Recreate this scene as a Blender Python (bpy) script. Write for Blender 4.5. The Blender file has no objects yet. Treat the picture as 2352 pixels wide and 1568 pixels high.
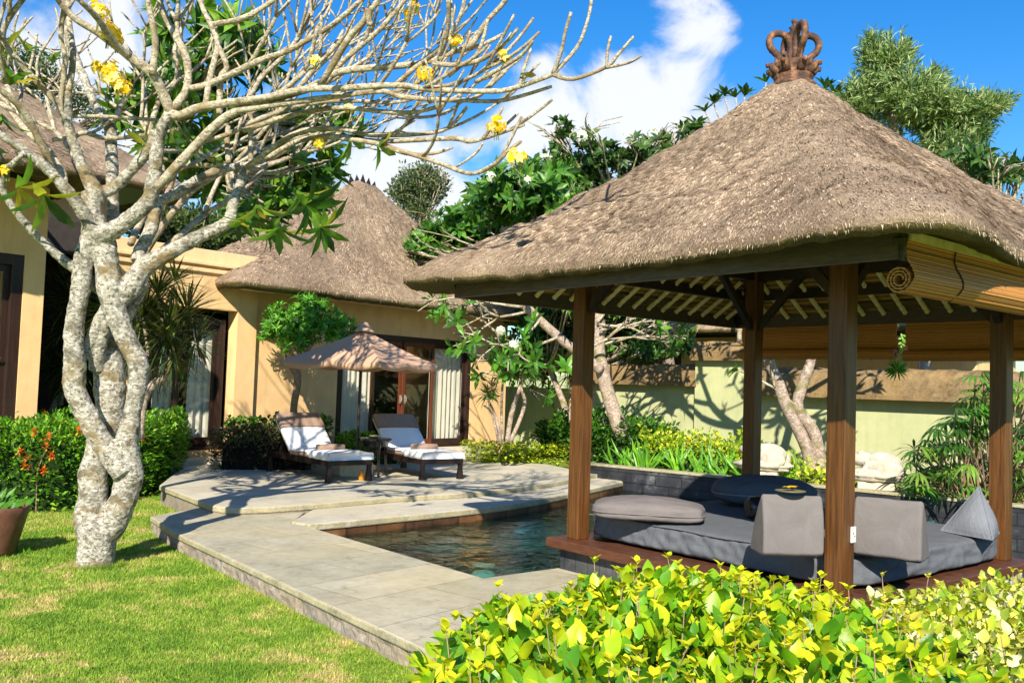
import bpy, math, random
from math import sin, cos, pi, sqrt, atan2, radians as RAD
from mathutils import Vector as V, Matrix, noise as NZ
R = random.Random(7)
sc = bpy.context.scene
COL = sc.collection
# ------------------------------------------------------------------ camera
FPX, PIT, ROL, CAMZ = 2108., .049, .034, 1.6
F = V((0, cos(PIT), sin(PIT))); U0 = V((0, -sin(PIT), cos(PIT))); X0 = V((1, 0, 0))
XR = X0*cos(ROL) + U0*sin(ROL); UP = -X0*sin(ROL) + U0*cos(ROL)
CAM = V((0, 0, CAMZ))
def ray(x, y): return F + XR*((x-1176)/FPX) - UP*((y-784)/FPX)
def atz(x, y, z):
    d = ray(x, y); return CAM + d*((z-CAMZ)/d.z)
def atd(x, y, Y):
    d = ray(x, y); return CAM + d*(Y/d.y)
cam = bpy.data.objects.new('camera', bpy.data.cameras.new('camera')); COL.objects.link(cam)
cam.data.sensor_width = 36; cam.data.lens = 36*FPX/2352; cam.data.clip_end = 2000; cam.data.clip_start = .05
m = Matrix((XR, UP, -F)).transposed().to_4x4(); m.translation = CAM; cam.matrix_world = m
sc.camera = cam
# ------------------------------------------------------------------ objects
WM = {}
class MB:
    def __init__(s): s.v = []; s.f = []; s.c = []; s.col = (1, 1, 1)
    def add(s, vs, fs, col=None):
        b = len(s.v); s.v.extend(vs); s.f.extend([tuple(i+b for i in f) for f in fs])
        s.c.extend([col or s.col]*len(vs)); return b
    def box(s, x0, x1, y0, y1, z0, z1, T=None):
        vs = [V((x, y, z)) for z in (z0, z1) for y in (y0, y1) for x in (x0, x1)]
        if T: vs = [T @ v for v in vs]
        s.add(vs, [(0, 2, 3, 1), (4, 5, 7, 6), (0, 1, 5, 4), (2, 6, 7, 3), (0, 4, 6, 2), (1, 3, 7, 5)])
    def bar(s, a, b, w, h, up=V((0, 0, 1))):
        a, b = V(a), V(b); d = (b-a).normalized(); sd = d.cross(up).normalized(); u = sd.cross(d)
        vs = [p + sd*(w/2*i) + u*(h/2*j) for p in (a, b) for j in (-1, 1) for i in (-1, 1)]
        s.add(vs, [(0, 2, 3, 1), (4, 5, 7, 6), (0, 1, 5, 4), (2, 6, 7, 3), (0, 4, 6, 2), (1, 3, 7, 5)])
    def tube(s, pts, rad, n=8, cap=True, col=None, flat=1.):
        pts = [V(p) for p in pts]
        if not hasattr(rad, '__len__'): rad = [rad]*len(pts)
        k = len(pts); vs = []; nr = None
        for i in range(k):
            t = (pts[min(i+1, k-1)] - pts[max(i-1, 0)])
            t = t.normalized() if t.length > 1e-9 else V((0, 0, 1))
            if nr is None:
                nr = t.orthogonal().normalized()
            else:
                nr = (nr - t*nr.dot(t)); nr = nr.normalized() if nr.length > 1e-6 else t.orthogonal().normalized()
            bn = t.cross(nr)
            for j in range(n):
                a = 2*pi*j/n; vs.append(pts[i] + (nr*cos(a) + bn*sin(a)*flat)*rad[i])
        fs = [(i*n+j, i*n+(j+1) % n, (i+1)*n+(j+1) % n, (i+1)*n+j) for i in range(k-1) for j in range(n)]
        if cap: fs += [tuple(range(n-1, -1, -1)), tuple((k-1)*n+j for j in range(n))]
        s.add(vs, fs, col)
    def lathe(s, prof, c=(0, 0, 0), n=24, col=None, T=None):
        c = V(c); vs = [c + V((r*cos(2*pi*j/n), r*sin(2*pi*j/n), z)) for r, z in prof for j in range(n)]
        if T: vs = [T @ v for v in vs]
        k = len(prof)
        s.add(vs, [(i*n+j, i*n+(j+1) % n, (i+1)*n+(j+1) % n, (i+1)*n+j) for i in range(k-1) for j in range(n)], col)
    def prism(s, poly, z0, z1, T=None):
        n = len(poly); vs = [V((p[0], p[1], z)) for z in (z0, z1) for p in poly]
        if T: vs = [T @ v for v in vs]
        s.add(vs, [tuple(range(n-1, -1, -1)), tuple(range(n, 2*n))] + [(i, (i+1) % n, n+(i+1) % n, n+i) for i in range(n)])
    def ball(s, c, r, n=10, k=6, col=None, nz=0):
        c = V(c); rx, ry, rz = r if hasattr(r, '__len__') else (r, r, r); vs = []
        for i in range(k+1):
            for j in range(n):
                a = pi*i/k; b = 2*pi*j/n; d = V((sin(a)*cos(b)*rx, sin(a)*sin(b)*ry, cos(a)*rz))
                if nz: d *= 1 + nz*NZ.noise((c+d)*3/max(rx, .01)*.3)
                vs.append(c+d)
        s.add(vs, [(i*n+j, i*n+(j+1) % n, (i+1)*n+(j+1) % n, (i+1)*n+j) for i in range(k) for j in range(n)], col)
    def leaf(s, p, d, up, L, W, col, fold=.25, droop=.2, simple=False):
        d = d.normalized(); sd = d.cross(up)
        sd = sd.normalized() if sd.length > 1e-5 else d.orthogonal().normalized()
        u = sd.cross(d)
        if simple:
            m_ = p + d*(L*.5) - u*(droop*L*.1)
            s.add([p, m_ + sd*(W/2) + u*(fold*W/2), p + d*L - u*(droop*L*.5), m_ - sd*(W/2) + u*(fold*W/2)],
                  [(0, 1, 2), (0, 2, 3)], col); return
        q = lambda t, w: p + d*(L*t) + sd*(w*W/2) + u*(abs(w)*fold*W/2 - droop*L*t*t)
        if s.__dict__.get('fine'):
            s.add([q(0, 0), q(.14, .62), q(.14, 0), q(.14, -.62), q(.38, 1), q(.38, 0), q(.38, -1), q(.64, .88), q(.64, 0), q(.64, -.88), q(.86, .42), q(.86, 0), q(.86, -.42), q(1, 0)],
                  [(0, 1, 2), (0, 2, 3), (1, 4, 5, 2), (2, 5, 6, 3), (4, 7, 8, 5), (5, 8, 9, 6), (7, 10, 11, 8), (8, 11, 12, 9), (10, 13, 11), (11, 13, 12)], col); return
        s.add([q(0, 0), q(.3, .85), q(.3, 0), q(.3, -.85), q(.65, 1), q(.65, 0), q(.65, -1), q(1, 0)],
              [(0, 1, 2), (0, 2, 3), (1, 4, 5, 2), (2, 5, 6, 3), (4, 7, 5), (5, 7, 6)], col)
    def build(s, name, mat, parent=None, smooth=False, local=False, bevel=0, label=None):
        M = WM.get(parent.name) if parent else None
        if M is not None and not local:
            I = M.inverted(); vs = [I @ v for v in s.v]
        else: vs = s.v
        me = bpy.data.meshes.new(name); me.from_pydata([tuple(v) for v in vs], [], s.f)
        if any(c != (1, 1, 1) for c in s.c[:50]) or getattr(s, 'force', 0):
            a = me.color_attributes.new('col', 'FLOAT_COLOR', 'POINT')
            a.data.foreach_set('color', [x for c in s.c for x in (c[0], c[1], c[2], 1)])
        if smooth: me.polygons.foreach_set('use_smooth', [True]*len(me.polygons))
        me.materials.append(mat); me.update()
        o = bpy.data.objects.new(name, me); COL.objects.link(o)
        if parent: o.parent = parent; WM[o.name] = M if M is not None else Matrix.Identity(4)
        else: WM[o.name] = Matrix.Identity(4)
        if bevel:
            b = o.modifiers.new('bevel', 'BEVEL'); b.width = bevel; b.segments = 2; b.limit_method = 'ANGLE'; b.harden_normals = smooth
        if label: o['label'] = label
        return o
def thing(name, label, cat, loc=(0, 0, 0), rz=0, group=None):
    o = bpy.data.objects.new(name, None); COL.objects.link(o); o.empty_display_size = .2
    o.location = loc; o.rotation_euler = (0, 0, rz)
    WM[o.name] = Matrix.Translation(V(loc)) @ Matrix.Rotation(rz, 4, 'Z')
    o['label'] = label; o['category'] = cat
    if group: o['group'] = group
    return o
def tag(o, label, cat, group=None, kind=None):
    if label: o['label'] = label
    if cat: o['category'] = cat
    if group: o['group'] = group
    if kind: o['kind'] = kind
    return o
def dup(o, parent=None, loc=None, rz=None, label=None):
    c = o.copy(); COL.objects.link(c); c.parent = parent
    if loc is not None: c.location = loc
    if rz is not None: c.rotation_euler = (0, 0, rz)
    if label: c['label'] = label
    for ch in [k for k in bpy.data.objects if k.parent == o]: dup(ch, c)
    return c
# ------------------------------------------------------------------ materials
class NT:
    def __init__(s, name):
        s.m = bpy.data.materials.new(name); s.m.use_nodes = True; s.t = s.m.node_tree; s.n = s.t.nodes
        s.b = s.n['Principled BSDF']; s.out = s.n['Material Output']
    def new(s, ty, **kw):
        n = s.n.new(ty)
        for k, v in kw.items():
            if k in n.inputs: n.inputs[k].default_value = v
            else: setattr(n, k, v)
        return n
    def L(s, a, b): s.t.links.new(a, b)
    def coords(s, scale=(1, 1, 1), gen='Object'):
        c = s.new('ShaderNodeTexCoord'); mp = s.new('ShaderNodeMapping'); mp.inputs['Scale'].default_value = scale
        s.L(c.outputs[gen], mp.inputs[0]); return mp.outputs[0]
    def noise(s, co, sc_, det=4, rough=.55, dist=0):
        n = s.new('ShaderNodeTexNoise'); n.inputs['Scale'].default_value = sc_; n.inputs['Detail'].default_value = det
        n.inputs['Roughness'].default_value = rough; n.inputs['Distortion'].default_value = dist
        s.L(co, n.inputs['Vector']); return n.outputs['Fac']
    def ramp(s, fac, stops):
        r = s.new('ShaderNodeValToRGB'); e = r.color_ramp.elements
        e[0].position, e[0].color = stops[0][0], (*stops[0][1], 1); e[1].position, e[1].color = stops[-1][0], (*stops[-1][1], 1)
        for p, c in stops[1:-1]:
            x = e.new(p); x.color = (*c, 1)
        s.L(fac, r.inputs[0]); return r.outputs[0]
    def mix(s, fac, a, b, mode='MIX'):
        n = s.new('ShaderNodeMix', data_type='RGBA', blend_type=mode)
        for sock, v in ((n.inputs[0], fac), (n.inputs[6], a), (n.inputs[7], b)):
            if hasattr(v, 'links'): s.L(v, sock)
            elif hasattr(v, '__len__'): sock.default_value = (*v, 1)
            else: sock.default_value = v
        return n.outputs[2]
    def bump(s, h, strength=.3, dist=.01):
        b = s.new('ShaderNodeBump'); b.inputs['Strength'].default_value = strength; b.inputs['Distance'].default_value = dist
        s.L(h, b.inputs['Height']); s.L(b.outputs[0], s.b.inputs['Normal']); return b
    def base(s, c):
        if hasattr(c, 'links'): s.L(c, s.b.inputs['Base Color'])
        else: s.b.inputs['Base Color'].default_value = (*c, 1)
    def rough(s, v): s.b.inputs['Roughness'].default_value = v
    def spec(s, v): s.b.inputs['Specular IOR Level'].default_value = v
def mul(c, k): return tuple(x*k for x in c)
def simple(name, c, rough=.6, spec=.4, var=.2, sc_=6, bump=.0, bsc=60, metal=0, scale=(1, 1, 1), dist=.004):
    t = NT(name); co = t.coords(scale); n = t.noise(co, sc_)
    t.base(t.ramp(n, [(.3, mul(c, 1-var)), (.7, mul(c, 1+var))])); t.rough(rough); t.spec(spec)
    t.b.inputs['Metallic'].default_value = metal
    if bump: t.bump(t.noise(co, bsc, 5), bump, dist)
    return t.m
def leafmat(name, trans=.35, rough=.4, spec=.4, ns=8):
    t = NT(name); a = t.new('ShaderNodeVertexColor', layer_name='col'); n = t.noise(t.coords(), ns, 2)
    n5 = t.noise(t.coords(), 60, 3, .6); c = t.mix(1., a.outputs[0], t.ramp(n, [(.3, (.75, .75, .75)), (.7, (1.2, 1.2, 1.1))]), 'MULTIPLY'); c = t.mix(t.ramp(n5, [(.5, (0, 0, 0)), (.75, (.5, .5, .5))]), c, t.mix(1., c, (1.35, .95, .8), 'MULTIPLY')); t.bump(n5, .35, .004)
    t.base(c); t.rough(rough); t.spec(spec)
    tr = t.new('ShaderNodeBsdfTranslucent'); t.L(t.mix(1., c, (1.25, 1.3, .55), 'MULTIPLY'), tr.inputs[0])
    mx = t.new('ShaderNodeMixShader'); mx.inputs[0].default_value = trans
    t.L(t.b.outputs[0], mx.inputs[1]); t.L(tr.outputs[0], mx.inputs[2]); t.L(mx.outputs[0], t.out.inputs[0])
    return t.m
M = {}
M['leaf'] = leafmat('foliage'); M['leafgloss'] = leafmat('glossy_foliage', .38, .38, .4)
M['petal'] = leafmat('petals', .4, .6, .2)
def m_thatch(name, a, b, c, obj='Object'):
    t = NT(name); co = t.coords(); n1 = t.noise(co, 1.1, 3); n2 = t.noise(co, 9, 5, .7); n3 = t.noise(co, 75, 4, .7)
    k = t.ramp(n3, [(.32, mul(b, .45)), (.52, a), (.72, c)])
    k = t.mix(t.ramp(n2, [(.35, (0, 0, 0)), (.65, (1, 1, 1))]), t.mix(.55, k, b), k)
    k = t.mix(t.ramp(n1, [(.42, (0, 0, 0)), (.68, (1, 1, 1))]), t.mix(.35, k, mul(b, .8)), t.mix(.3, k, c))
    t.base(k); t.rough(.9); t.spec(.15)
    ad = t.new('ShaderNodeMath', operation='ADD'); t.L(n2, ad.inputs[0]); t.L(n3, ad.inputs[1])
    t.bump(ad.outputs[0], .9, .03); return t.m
M['thatch'] = m_thatch('thatch', (.43, .305, .2), (.2, .13, .085), (.66, .5, .34))
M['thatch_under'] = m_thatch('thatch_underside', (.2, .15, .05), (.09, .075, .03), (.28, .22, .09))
def m_straw():
    t = NT('straw'); a = t.new('ShaderNodeVertexColor', layer_name='col'); t.base(a.outputs[0]); t.rough(.85); t.spec(.2); return t.m
M['straw'] = m_straw()
def m_bark(name, a, b, c, moss=(.2, .19, .06)):
    t = NT(name); co = t.coords((1, 1, 1.5)); n1 = t.noise(co, 26, 6, .72, .8); n2 = t.noise(co, 6, 4, .6); n3 = t.noise(co, 3, 3)
    k = t.ramp(n1, [(.36, b), (.5, a), (.64, c)])
    k = t.mix(t.ramp(n2, [(.5, (0, 0, 0)), (.66, (.75, .75, .75))]), k, b)
    k = t.mix(t.ramp(n3, [(.54, (0, 0, 0)), (.66, (.75, .75, .75))]), k, moss)
    t.base(k); t.rough(.9); t.spec(.15); t.bump(n1, .9, .02); return t.m
M['bark'] = m_bark('frangipani_bark', (.4, .36, .28), (.075, .064, .042), (.68, .65, .56), (.24, .17, .07))
M['twig'] = m_bark('frangipani_twigs', (.46, .39, .27), (.17, .125, .07), (.68, .62, .48), (.3, .21, .1))
M['bark2'] = m_bark('spotted_bark', (.4, .3, .23), (.2, .14, .1), (.62, .54, .45))
M['stem'] = simple('plant_stem', (.3, .2, .12), .8, .2, .3, 20)
def m_plaster(name, c, bump=.12):
    t = NT(name); co = t.coords(); n = t.noise(co, 1.3, 5, .6); n2 = t.noise(co, 5, 4)
    k = t.ramp(n, [(.3, mul(c, .86)), (.7, mul(c, 1.08))]); k = t.mix(.15, k, t.ramp(n2, [(.35, mul(c, .7)), (.65, mul(c, 1.2))]))
    st = t.noise(t.coords((3, 3, .35)), 2.2, 5, .7); k = t.mix(t.ramp(st, [(.5, (0, 0, 0)), (.75, (.4, .4, .4))]), k, mul(c, .62))
    t.base(k); t.rough(.85); t.spec(.2); t.bump(t.noise(co, 60, 5), bump*2, .006); return t.m
M['ochre'] = m_plaster('ochre_plaster', (.8, .52, .25)); M['ochre2'] = m_plaster('ochre_plaster_trim', (.84, .57, .3))
M['green'] = m_plaster('pale_green_plaster', (.44, .45, .235), .2)
def m_wood(name, a, b, ax=(1, 1, 1), rough=.45, sc_=14, spec=.4, bump=.3):
    t = NT(name); co = t.coords(ax); n = t.noise(co, sc_, 6, .65, .5)
    t.base(t.ramp(n, [(.3, a), (.7, b)])); t.rough(rough); t.spec(spec); t.bump(n, bump, .004); return t.m
M['post'] = m_wood('teak_post', (.04, .014, .004), (.17, .068, .017), (6, 6, .25), .4, 9)
M['darkwood'] = m_wood('dark_wood', (.014, .009, .007), (.034, .02, .014), (4, 4, .5), .5, 8)
M['fascia'] = m_wood('weathered_fascia', (.05, .036, .026), (.1, .075, .056), (1, 1, 6), .6, 8)
M['platform'] = m_wood('reddish_timber', (.06, .022, .012), (.13, .047, .022), (1, 1, 4), .45, 10)
M['doorwood'] = m_wood('door_wood', (.018, .01, .008), (.045, .022, .016), (6, 6, .3), .3, 8)
M['redwood'] = m_wood('red_door_wood', (.1, .025, .012), (.17, .05, .022), (6, 6, .3), .3, 8)
M['loungerwood'] = m_wood('lounger_wood', (.01, .006, .005), (.026, .014, .011), (4, 4, 1), .4, 8)
M['bamboo'] = simple('pale_bamboo', (.78, .66, .36), .5, .4, .2, 12)
def m_reed(name, c, d, f=70, ax=2):
    t = NT(name); co = t.coords(); sx = t.new('ShaderNodeSeparateXYZ'); t.L(co, sx.inputs[0])
    w = t.new('ShaderNodeMath', operation='SINE'); m_ = t.new('ShaderNodeMath', operation='MULTIPLY'); m_.inputs[1].default_value = f
    t.L(sx.outputs[ax], m_.inputs[0]); t.L(m_.outputs[0], w.inputs[0])
    k = t.ramp(w.outputs[0], [(.0, d), (.35, c)]); n = t.noise(t.coords((3, 3, 20)), 6, 4)
    t.base(t.mix(.5, k, t.mix(n, d, c))); t.rough(.55); t.spec(.3); t.bump(w.outputs[0], .4, .004); return t.m
M['matting'] = m_reed('reed_matting', (.6, .37, .1), (.1, .05, .012), 150)
M['blind'] = m_reed('bamboo_blind', (.62, .3, .07), (.25, .085, .02), 380)
M['cord'] = simple('dark_cord', (.05, .03, .02), .8)
def m_stone(name, a, b, c, sc_=1.0, brick=None, rough=.8, ang=0, bump=.35, mortar=None, msize=.006):
    t = NT(name); co = t.coords(); n = t.noise(co, 1.6*sc_, 6, .65, .3); n2 = t.noise(co, 9*sc_, 5, .7)
    k = t.ramp(n, [(.3, a), (.55, b), (.75, c)]); k = t.mix(.35, k, t.ramp(n2, [(.3, mul(a, .75)), (.7, mul(c, 1.1))]))
    n3 = t.noise(co, 3.1*sc_, 6, .75, 1.2); k = t.mix(t.ramp(n3, [(.56, (0, 0, 0)), (.66, (.55, .55, .55))]), k, mul(a, .55))
    n4 = t.noise(co, .7*sc_, 3, .5); k = t.mix(t.ramp(n4, [(.4, (0, 0, 0)), (.62, (.35, .35, .35))]), k, (c[0]*.95, c[1]*.85, c[2]*.6))
    if brick:
        mp = t.new('ShaderNodeMapping'); mp.inputs['Rotation'].default_value = (0, 0, ang); t.L(co, mp.inputs[0])
        br = t.new('ShaderNodeTexBrick'); br.inputs['Scale'].default_value = 1; br.inputs['Brick Width'].default_value = brick[0]; br.inputs['Row Height'].default_value = brick[1]
        br.inputs['Mortar Size'].default_value = msize; br.inputs['Color1'].default_value = (1, 1, 1, 1); br.inputs['Color2'].default_value = (.78, .8, .8, 1)
        br.inputs['Mortar'].default_value = (*(mortar or (.5, .5, .48)), 1); t.L(mp.outputs[0], br.inputs[0])
        k = t.mix(1., k, br.outputs[0], 'MULTIPLY')
    t.base(k); t.rough(rough); t.spec(.3); t.bump(n2, bump, .01); return t.m
M['deck'] = m_stone('walkway_stone', (.34, .305, .21), (.5, .45, .33), (.6, .54, .4), 1.3, (1.3, .65), ang=-RAD(49.8), mortar=(.55, .53, .48), msize=.006)
M['terrace'] = m_stone('terrace_stone', (.46, .41, .31), (.57, .515, .4), (.65, .59, .47), 1, (1.2, .6), ang=-RAD(49.8), mortar=(.72, .7, .66))
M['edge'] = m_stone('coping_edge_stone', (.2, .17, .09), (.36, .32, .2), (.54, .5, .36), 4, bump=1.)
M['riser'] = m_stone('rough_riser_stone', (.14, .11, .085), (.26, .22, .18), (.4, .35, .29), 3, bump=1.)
M['dkstone'] = m_stone('dark_pool_tile', (.02, .022, .026), (.045, .048, .055), (.16, .165, .18), 1.2, (.3, .15), rough=.5)
def m_vstone(name, a, b, c, bw, bh, msize=.01):
    t = NT(name); co = t.coords(); sx = t.new('ShaderNodeSeparateXYZ'); t.L(co, sx.inputs[0]); cb = t.new('ShaderNodeCombineXYZ')
    t.L(sx.outputs[0], cb.inputs[0]); t.L(sx.outputs[2], cb.inputs[1]); n = t.noise(co, 2.4, 5, .7)
    k = t.ramp(n, [(.35, a), (.55, b), (.75, c)])
    br = t.new('ShaderNodeTexBrick'); br.inputs['Scale'].default_value = 1; br.inputs['Brick Width'].default_value = bw; br.inputs['Row Height'].default_value = bh
    br.inputs['Mortar Size'].default_value = msize; br.inputs['Color1'].default_value = (1.2, 1.2, 1.2, 1); br.inputs['Color2'].default_value = (.5, .5, .5, 1); br.inputs['Mortar'].default_value = (.35, .35, .35, 1)
    t.L(cb.outputs[0], br.inputs[0]); t.base(t.mix(1., k, br.outputs[0], 'MULTIPLY')); t.rough(.55); t.bump(n, .3, .01); return t.m
M['poolwall'] = m_vstone('dark_pool_wall_tiles', (.012, .013, .018), (.03, .032, .038), (.15, .15, .15), .5, .17)
M['rust'] = m_vstone('rust_pool_tiles', (.05, .022, .01), (.17, .075, .022), (.26, .14, .055), .3, .16)
M['coping'] = m_stone('mossy_wall_coping', (.07, .045, .02), (.2, .13, .06), (.34, .24, .12), 3, bump=.8)
M['white_stone'] = m_stone('white_carved_stone', (.3, .24, .14), (.52, .48, .39), (.62, .6, .54), 5, bump=.8)
M['cream_stone'] = m_stone('cream_plinth_stone', (.5, .44, .32), (.62, .56, .43), (.68, .63, .52), 3)
M['pebble'] = m_stone('white_pebble_render', (.3, .3, .28), (.7, .69, .65), (.82, .81, .78), 12, bump=1.)
M['terracotta'] = m_stone('brown_glazed_pot', (.07, .03, .02), (.14, .06, .04), (.24, .11, .07), 2, rough=.45)
def m_fabric(name, c, var=.12, bump=.5, sheen=.2, sc_=5, f=260):
    t = NT(name); co = t.coords((1, 2.2, 1)); n = t.noise(co, sc_, 5, .6, 1.); w = t.noise(t.coords((1, 1, 1)), f, 2)
    k = t.ramp(n, [(.3, mul(c, 1-var)), (.7, mul(c, 1+var))]); k = t.mix(.25, k, t.ramp(w, [(.3, mul(c, .7)), (.7, mul(c, 1.25))]))
    t.base(k); t.rough(.9); t.spec(.15); ad = t.new('ShaderNodeMath', operation='ADD'); ml = t.new('ShaderNodeMath', operation='MULTIPLY'); ml.inputs[1].default_value = .25
    t.L(w, ml.inputs[0]); t.L(n, ad.inputs[0]); t.L(ml.outputs[0], ad.inputs[1]); t.bump(ad.outputs[0], bump, .02); return t.m
M['mattress'] = m_fabric('charcoal_canvas', (.12, .128, .142)); M['cushion'] = m_fabric('warm_grey_canvas', (.17, .152, .143))
M['cushion2'] = m_fabric('cool_grey_canvas', (.2, .21, .235)); M['navy'] = m_fabric('slate_canvas', (.09, .1, .12)); M['long'] = m_fabric('mauve_grey_canvas', (.17, .148, .143))
M['towel'] = m_fabric('white_towel', (.8, .8, .8), .03, .3); M['browncloth'] = m_fabric('tan_brown_cloth', (.33, .22, .16))
M['canopy'] = m_fabric('umbrella_canvas', (.55, .34, .22), .06, .12, f=120)
M['white'] = simple('white_plastic', (.8, .79, .72), .4); M['black'] = simple('black_lacquer', (.015, .013, .012), .2, .6)
M['metal'] = simple('brushed_steel', (.7, .7, .7), .25, .5, metal=1); M['curtain'] = simple('curtain_cloth', (.8, .77, .7), .9, .1, .05, 3)
M['brass'] = simple('handle_metal', (.7, .66, .6), .3, .5, metal=.8)
M['gold'] = simple('amber_cloth', (.6, .4, .1), .7); M['shadedark'] = simple('painted_shade', (.045, .035, .028), .9)  # near-black base colour stands in for shade in rooms and verandas
M['soil'] = m_stone('garden_soil', (.05, .035, .02), (.1, .07, .045), (.16, .12, .07), 3, bump=.8)
def m_finial():
    t = NT('rusted_clay'); co = t.coords(); n = t.noise(co, 12, 6, .7)
    t.base(t.ramp(n, [(.34, (.03, .016, .01)), (.52, (.11, .048, .025)), (.7, (.34, .16, .07))])); t.rough(.75); t.bump(n, .8, .02); return t.m
M['finial'] = m_finial()
def schlick(t, f0, bump=None):
    lw = t.new('ShaderNodeLayerWeight'); lw.inputs[0].default_value = .5
    if bump: t.L(bump, lw.inputs['Normal'])
    p = t.new('ShaderNodeMath', operation='POWER'); t.L(lw.outputs['Facing'], p.inputs[0]); p.inputs[1].default_value = 5 if bump else 4
    m_ = t.new('ShaderNodeMath', operation='MULTIPLY_ADD'); t.L(p.outputs[0], m_.inputs[0]); m_.inputs[1].default_value = 1-f0; m_.inputs[2].default_value = f0; return m_.outputs[0]
def m_glass(name='window_glass', tint=.55):
    t = NT(name); g = t.new('ShaderNodeBsdfGlossy'); g.inputs['Roughness'].default_value = .02; tr = t.new('ShaderNodeBsdfTransparent'); tr.inputs[0].default_value = (tint, tint, tint*.97, 1)
    mx = t.new('ShaderNodeMixShader')
    t.L(schlick(t, .05), mx.inputs[0]); t.L(tr.outputs[0], mx.inputs[1]); t.L(g.outputs[0], mx.inputs[2]); t.L(mx.outputs[0], t.out.inputs[0]); return t.m
M['glass'] = m_glass(tint=.93)
def m_water():
    t = NT('pool_water'); co = t.coords((1, 1, 1)); n = t.noise(co, 9, 3, .5, .9); n2 = t.noise(co, 9, 2)
    ad = t.new('ShaderNodeMath', operation='MULTIPLY_ADD'); ad.inputs[1].default_value = .25; t.L(n2, ad.inputs[0]); t.L(n, ad.inputs[2])
    bp = t.new('ShaderNodeBump'); bp.inputs['Strength'].default_value = .3; bp.inputs['Distance'].default_value = .03; t.L(ad.outputs[0], bp.inputs['Height'])
    g = t.new('ShaderNodeBsdfGlossy'); g.inputs['Roughness'].default_value = .015; t.L(bp.outputs[0], g.inputs['Normal'])
    tr = t.new('ShaderNodeBsdfRefraction'); tr.inputs['IOR'].default_value = 1.33; tr.inputs[0].default_value = (.55, .85, .85, 1); tr.inputs['Roughness'].default_value = .0; t.L(bp.outputs[0], tr.inputs['Normal'])
    tt = t.new('ShaderNodeBsdfTransparent'); tt.inputs[0].default_value = (.5, .8, .82, 1)
    m0 = t.new('ShaderNodeMixShader'); m0.inputs[0].default_value = .6; t.L(tr.outputs[0], m0.inputs[1]); t.L(tt.outputs[0], m0.inputs[2])
    mx = t.new('ShaderNodeMixShader'); t.L(schlick(t, .03, bp.outputs[0]), mx.inputs[0]); t.L(m0.outputs[0], mx.inputs[1]); t.L(g.outputs[0], mx.inputs[2]); t.L(mx.outputs[0], t.out.inputs[0]); return t.m
M['water'] = m_water(); M['basin'] = m_stone('pool_basin_tile', (.01, .07, .065), (.02, .14, .125), (.05, .22, .2), 1.5, (.3, .3))
def lawn_col(t):
    g = t.new('ShaderNodeNewGeometry'); n = t.noise(g.outputs['Position'], 1.5, 4, .7, .6); n2 = t.noise(g.outputs['Position'], 7, 4, .7)
    ad = t.new('ShaderNodeMath', operation='MULTIPLY_ADD'); ad.inputs[1].default_value = .5; t.L(n2, ad.inputs[0]); t.L(n, ad.inputs[2])
    return t.ramp(ad.outputs[0], [(.63, (.15, .28, .03)), (.76, (.26, .38, .05)), (.86, (.43, .42, .13)), (.97, (.58, .46, .23))])
def m_lawn():
    t = NT('lawn_turf'); t.base(t.mix(.3, lawn_col(t), (.14, .18, .03))); t.rough(.95); t.spec(.1); t.bump(t.noise(t.coords(), 60, 4), .8, .03); return t.m
def m_blades():
    t = NT('grass_blades'); a = t.new('ShaderNodeVertexColor', layer_name='col'); c = t.mix(1., lawn_col(t), a.outputs[0], 'MULTIPLY')
    t.base(c); t.rough(.6); t.spec(.2); tr = t.new('ShaderNodeBsdfTranslucent'); t.L(c, tr.inputs[0]); mx = t.new('ShaderNodeMixShader'); mx.inputs[0].default_value = .35
    t.L(t.b.outputs[0], mx.inputs[1]); t.L(tr.outputs[0], mx.inputs[2]); t.L(mx.outputs[0], t.out.inputs[0]); return t.m
M['lawn'] = m_lawn(); M['blades'] = m_blades()
# ------------------------------------------------------------------ light and sky
AZ, EL = RAD(7), RAD(34)                      # the light travels towards azimuth AZ (from +Y to +X)
ld = V((sin(AZ)*cos(EL), cos(AZ)*cos(EL), -sin(EL)))
sun = bpy.data.objects.new('sun', bpy.data.lights.new('sun', 'SUN')); COL.objects.link(sun)
sun.data.energy = 5.0; sun.data.angle = RAD(.53); sun.data.color = (1, .93, .8)
sun.rotation_euler = (-ld).to_track_quat('Z', 'Y').to_euler()
w = bpy.data.worlds.new('World'); sc.world = w; w.use_nodes = True
nt = w.node_tree; N = nt.nodes; N.clear(); LK = nt.links.new
def nw(ty, **kw):
    n = N.new(ty)
    for k, v in kw.items():
        if k in n.inputs: n.inputs[k].default_value = v
        else: setattr(n, k, v)
    return n
sky = nw('ShaderNodeTexSky', sky_type='NISHITA', sun_disc=False, sun_elevation=EL, sun_rotation=AZ+pi, air_density=1.3, dust_density=.3, ozone_density=3.)
hs = nw('ShaderNodeHueSaturation', Saturation=1.45, Value=1.0); LK(sky.outputs[0], hs.inputs['Color'])
bg = nw('ShaderNodeBackground', Strength=.072); tn = nw('ShaderNodeMix', data_type='RGBA', blend_type='MULTIPLY'); tn.inputs[0].default_value = 1; LK(hs.outputs[0], tn.inputs[6]); tn.inputs[7].default_value = (.82, 1.12, 1.42, 1); LK(tn.outputs[2], bg.inputs[0])
bgc = nw('ShaderNodeBackground', Strength=.62); bgc.inputs[0].default_value = (.93, .95, 1, 1)
tc = nw('ShaderNodeTexCoord'); nz = nw('ShaderNodeTexNoise', Scale=9., Detail=9., Roughness=.6, Distortion=.5); LK(tc.outputs['Generated'], nz.inputs['Vector'])
acc = None
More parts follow.
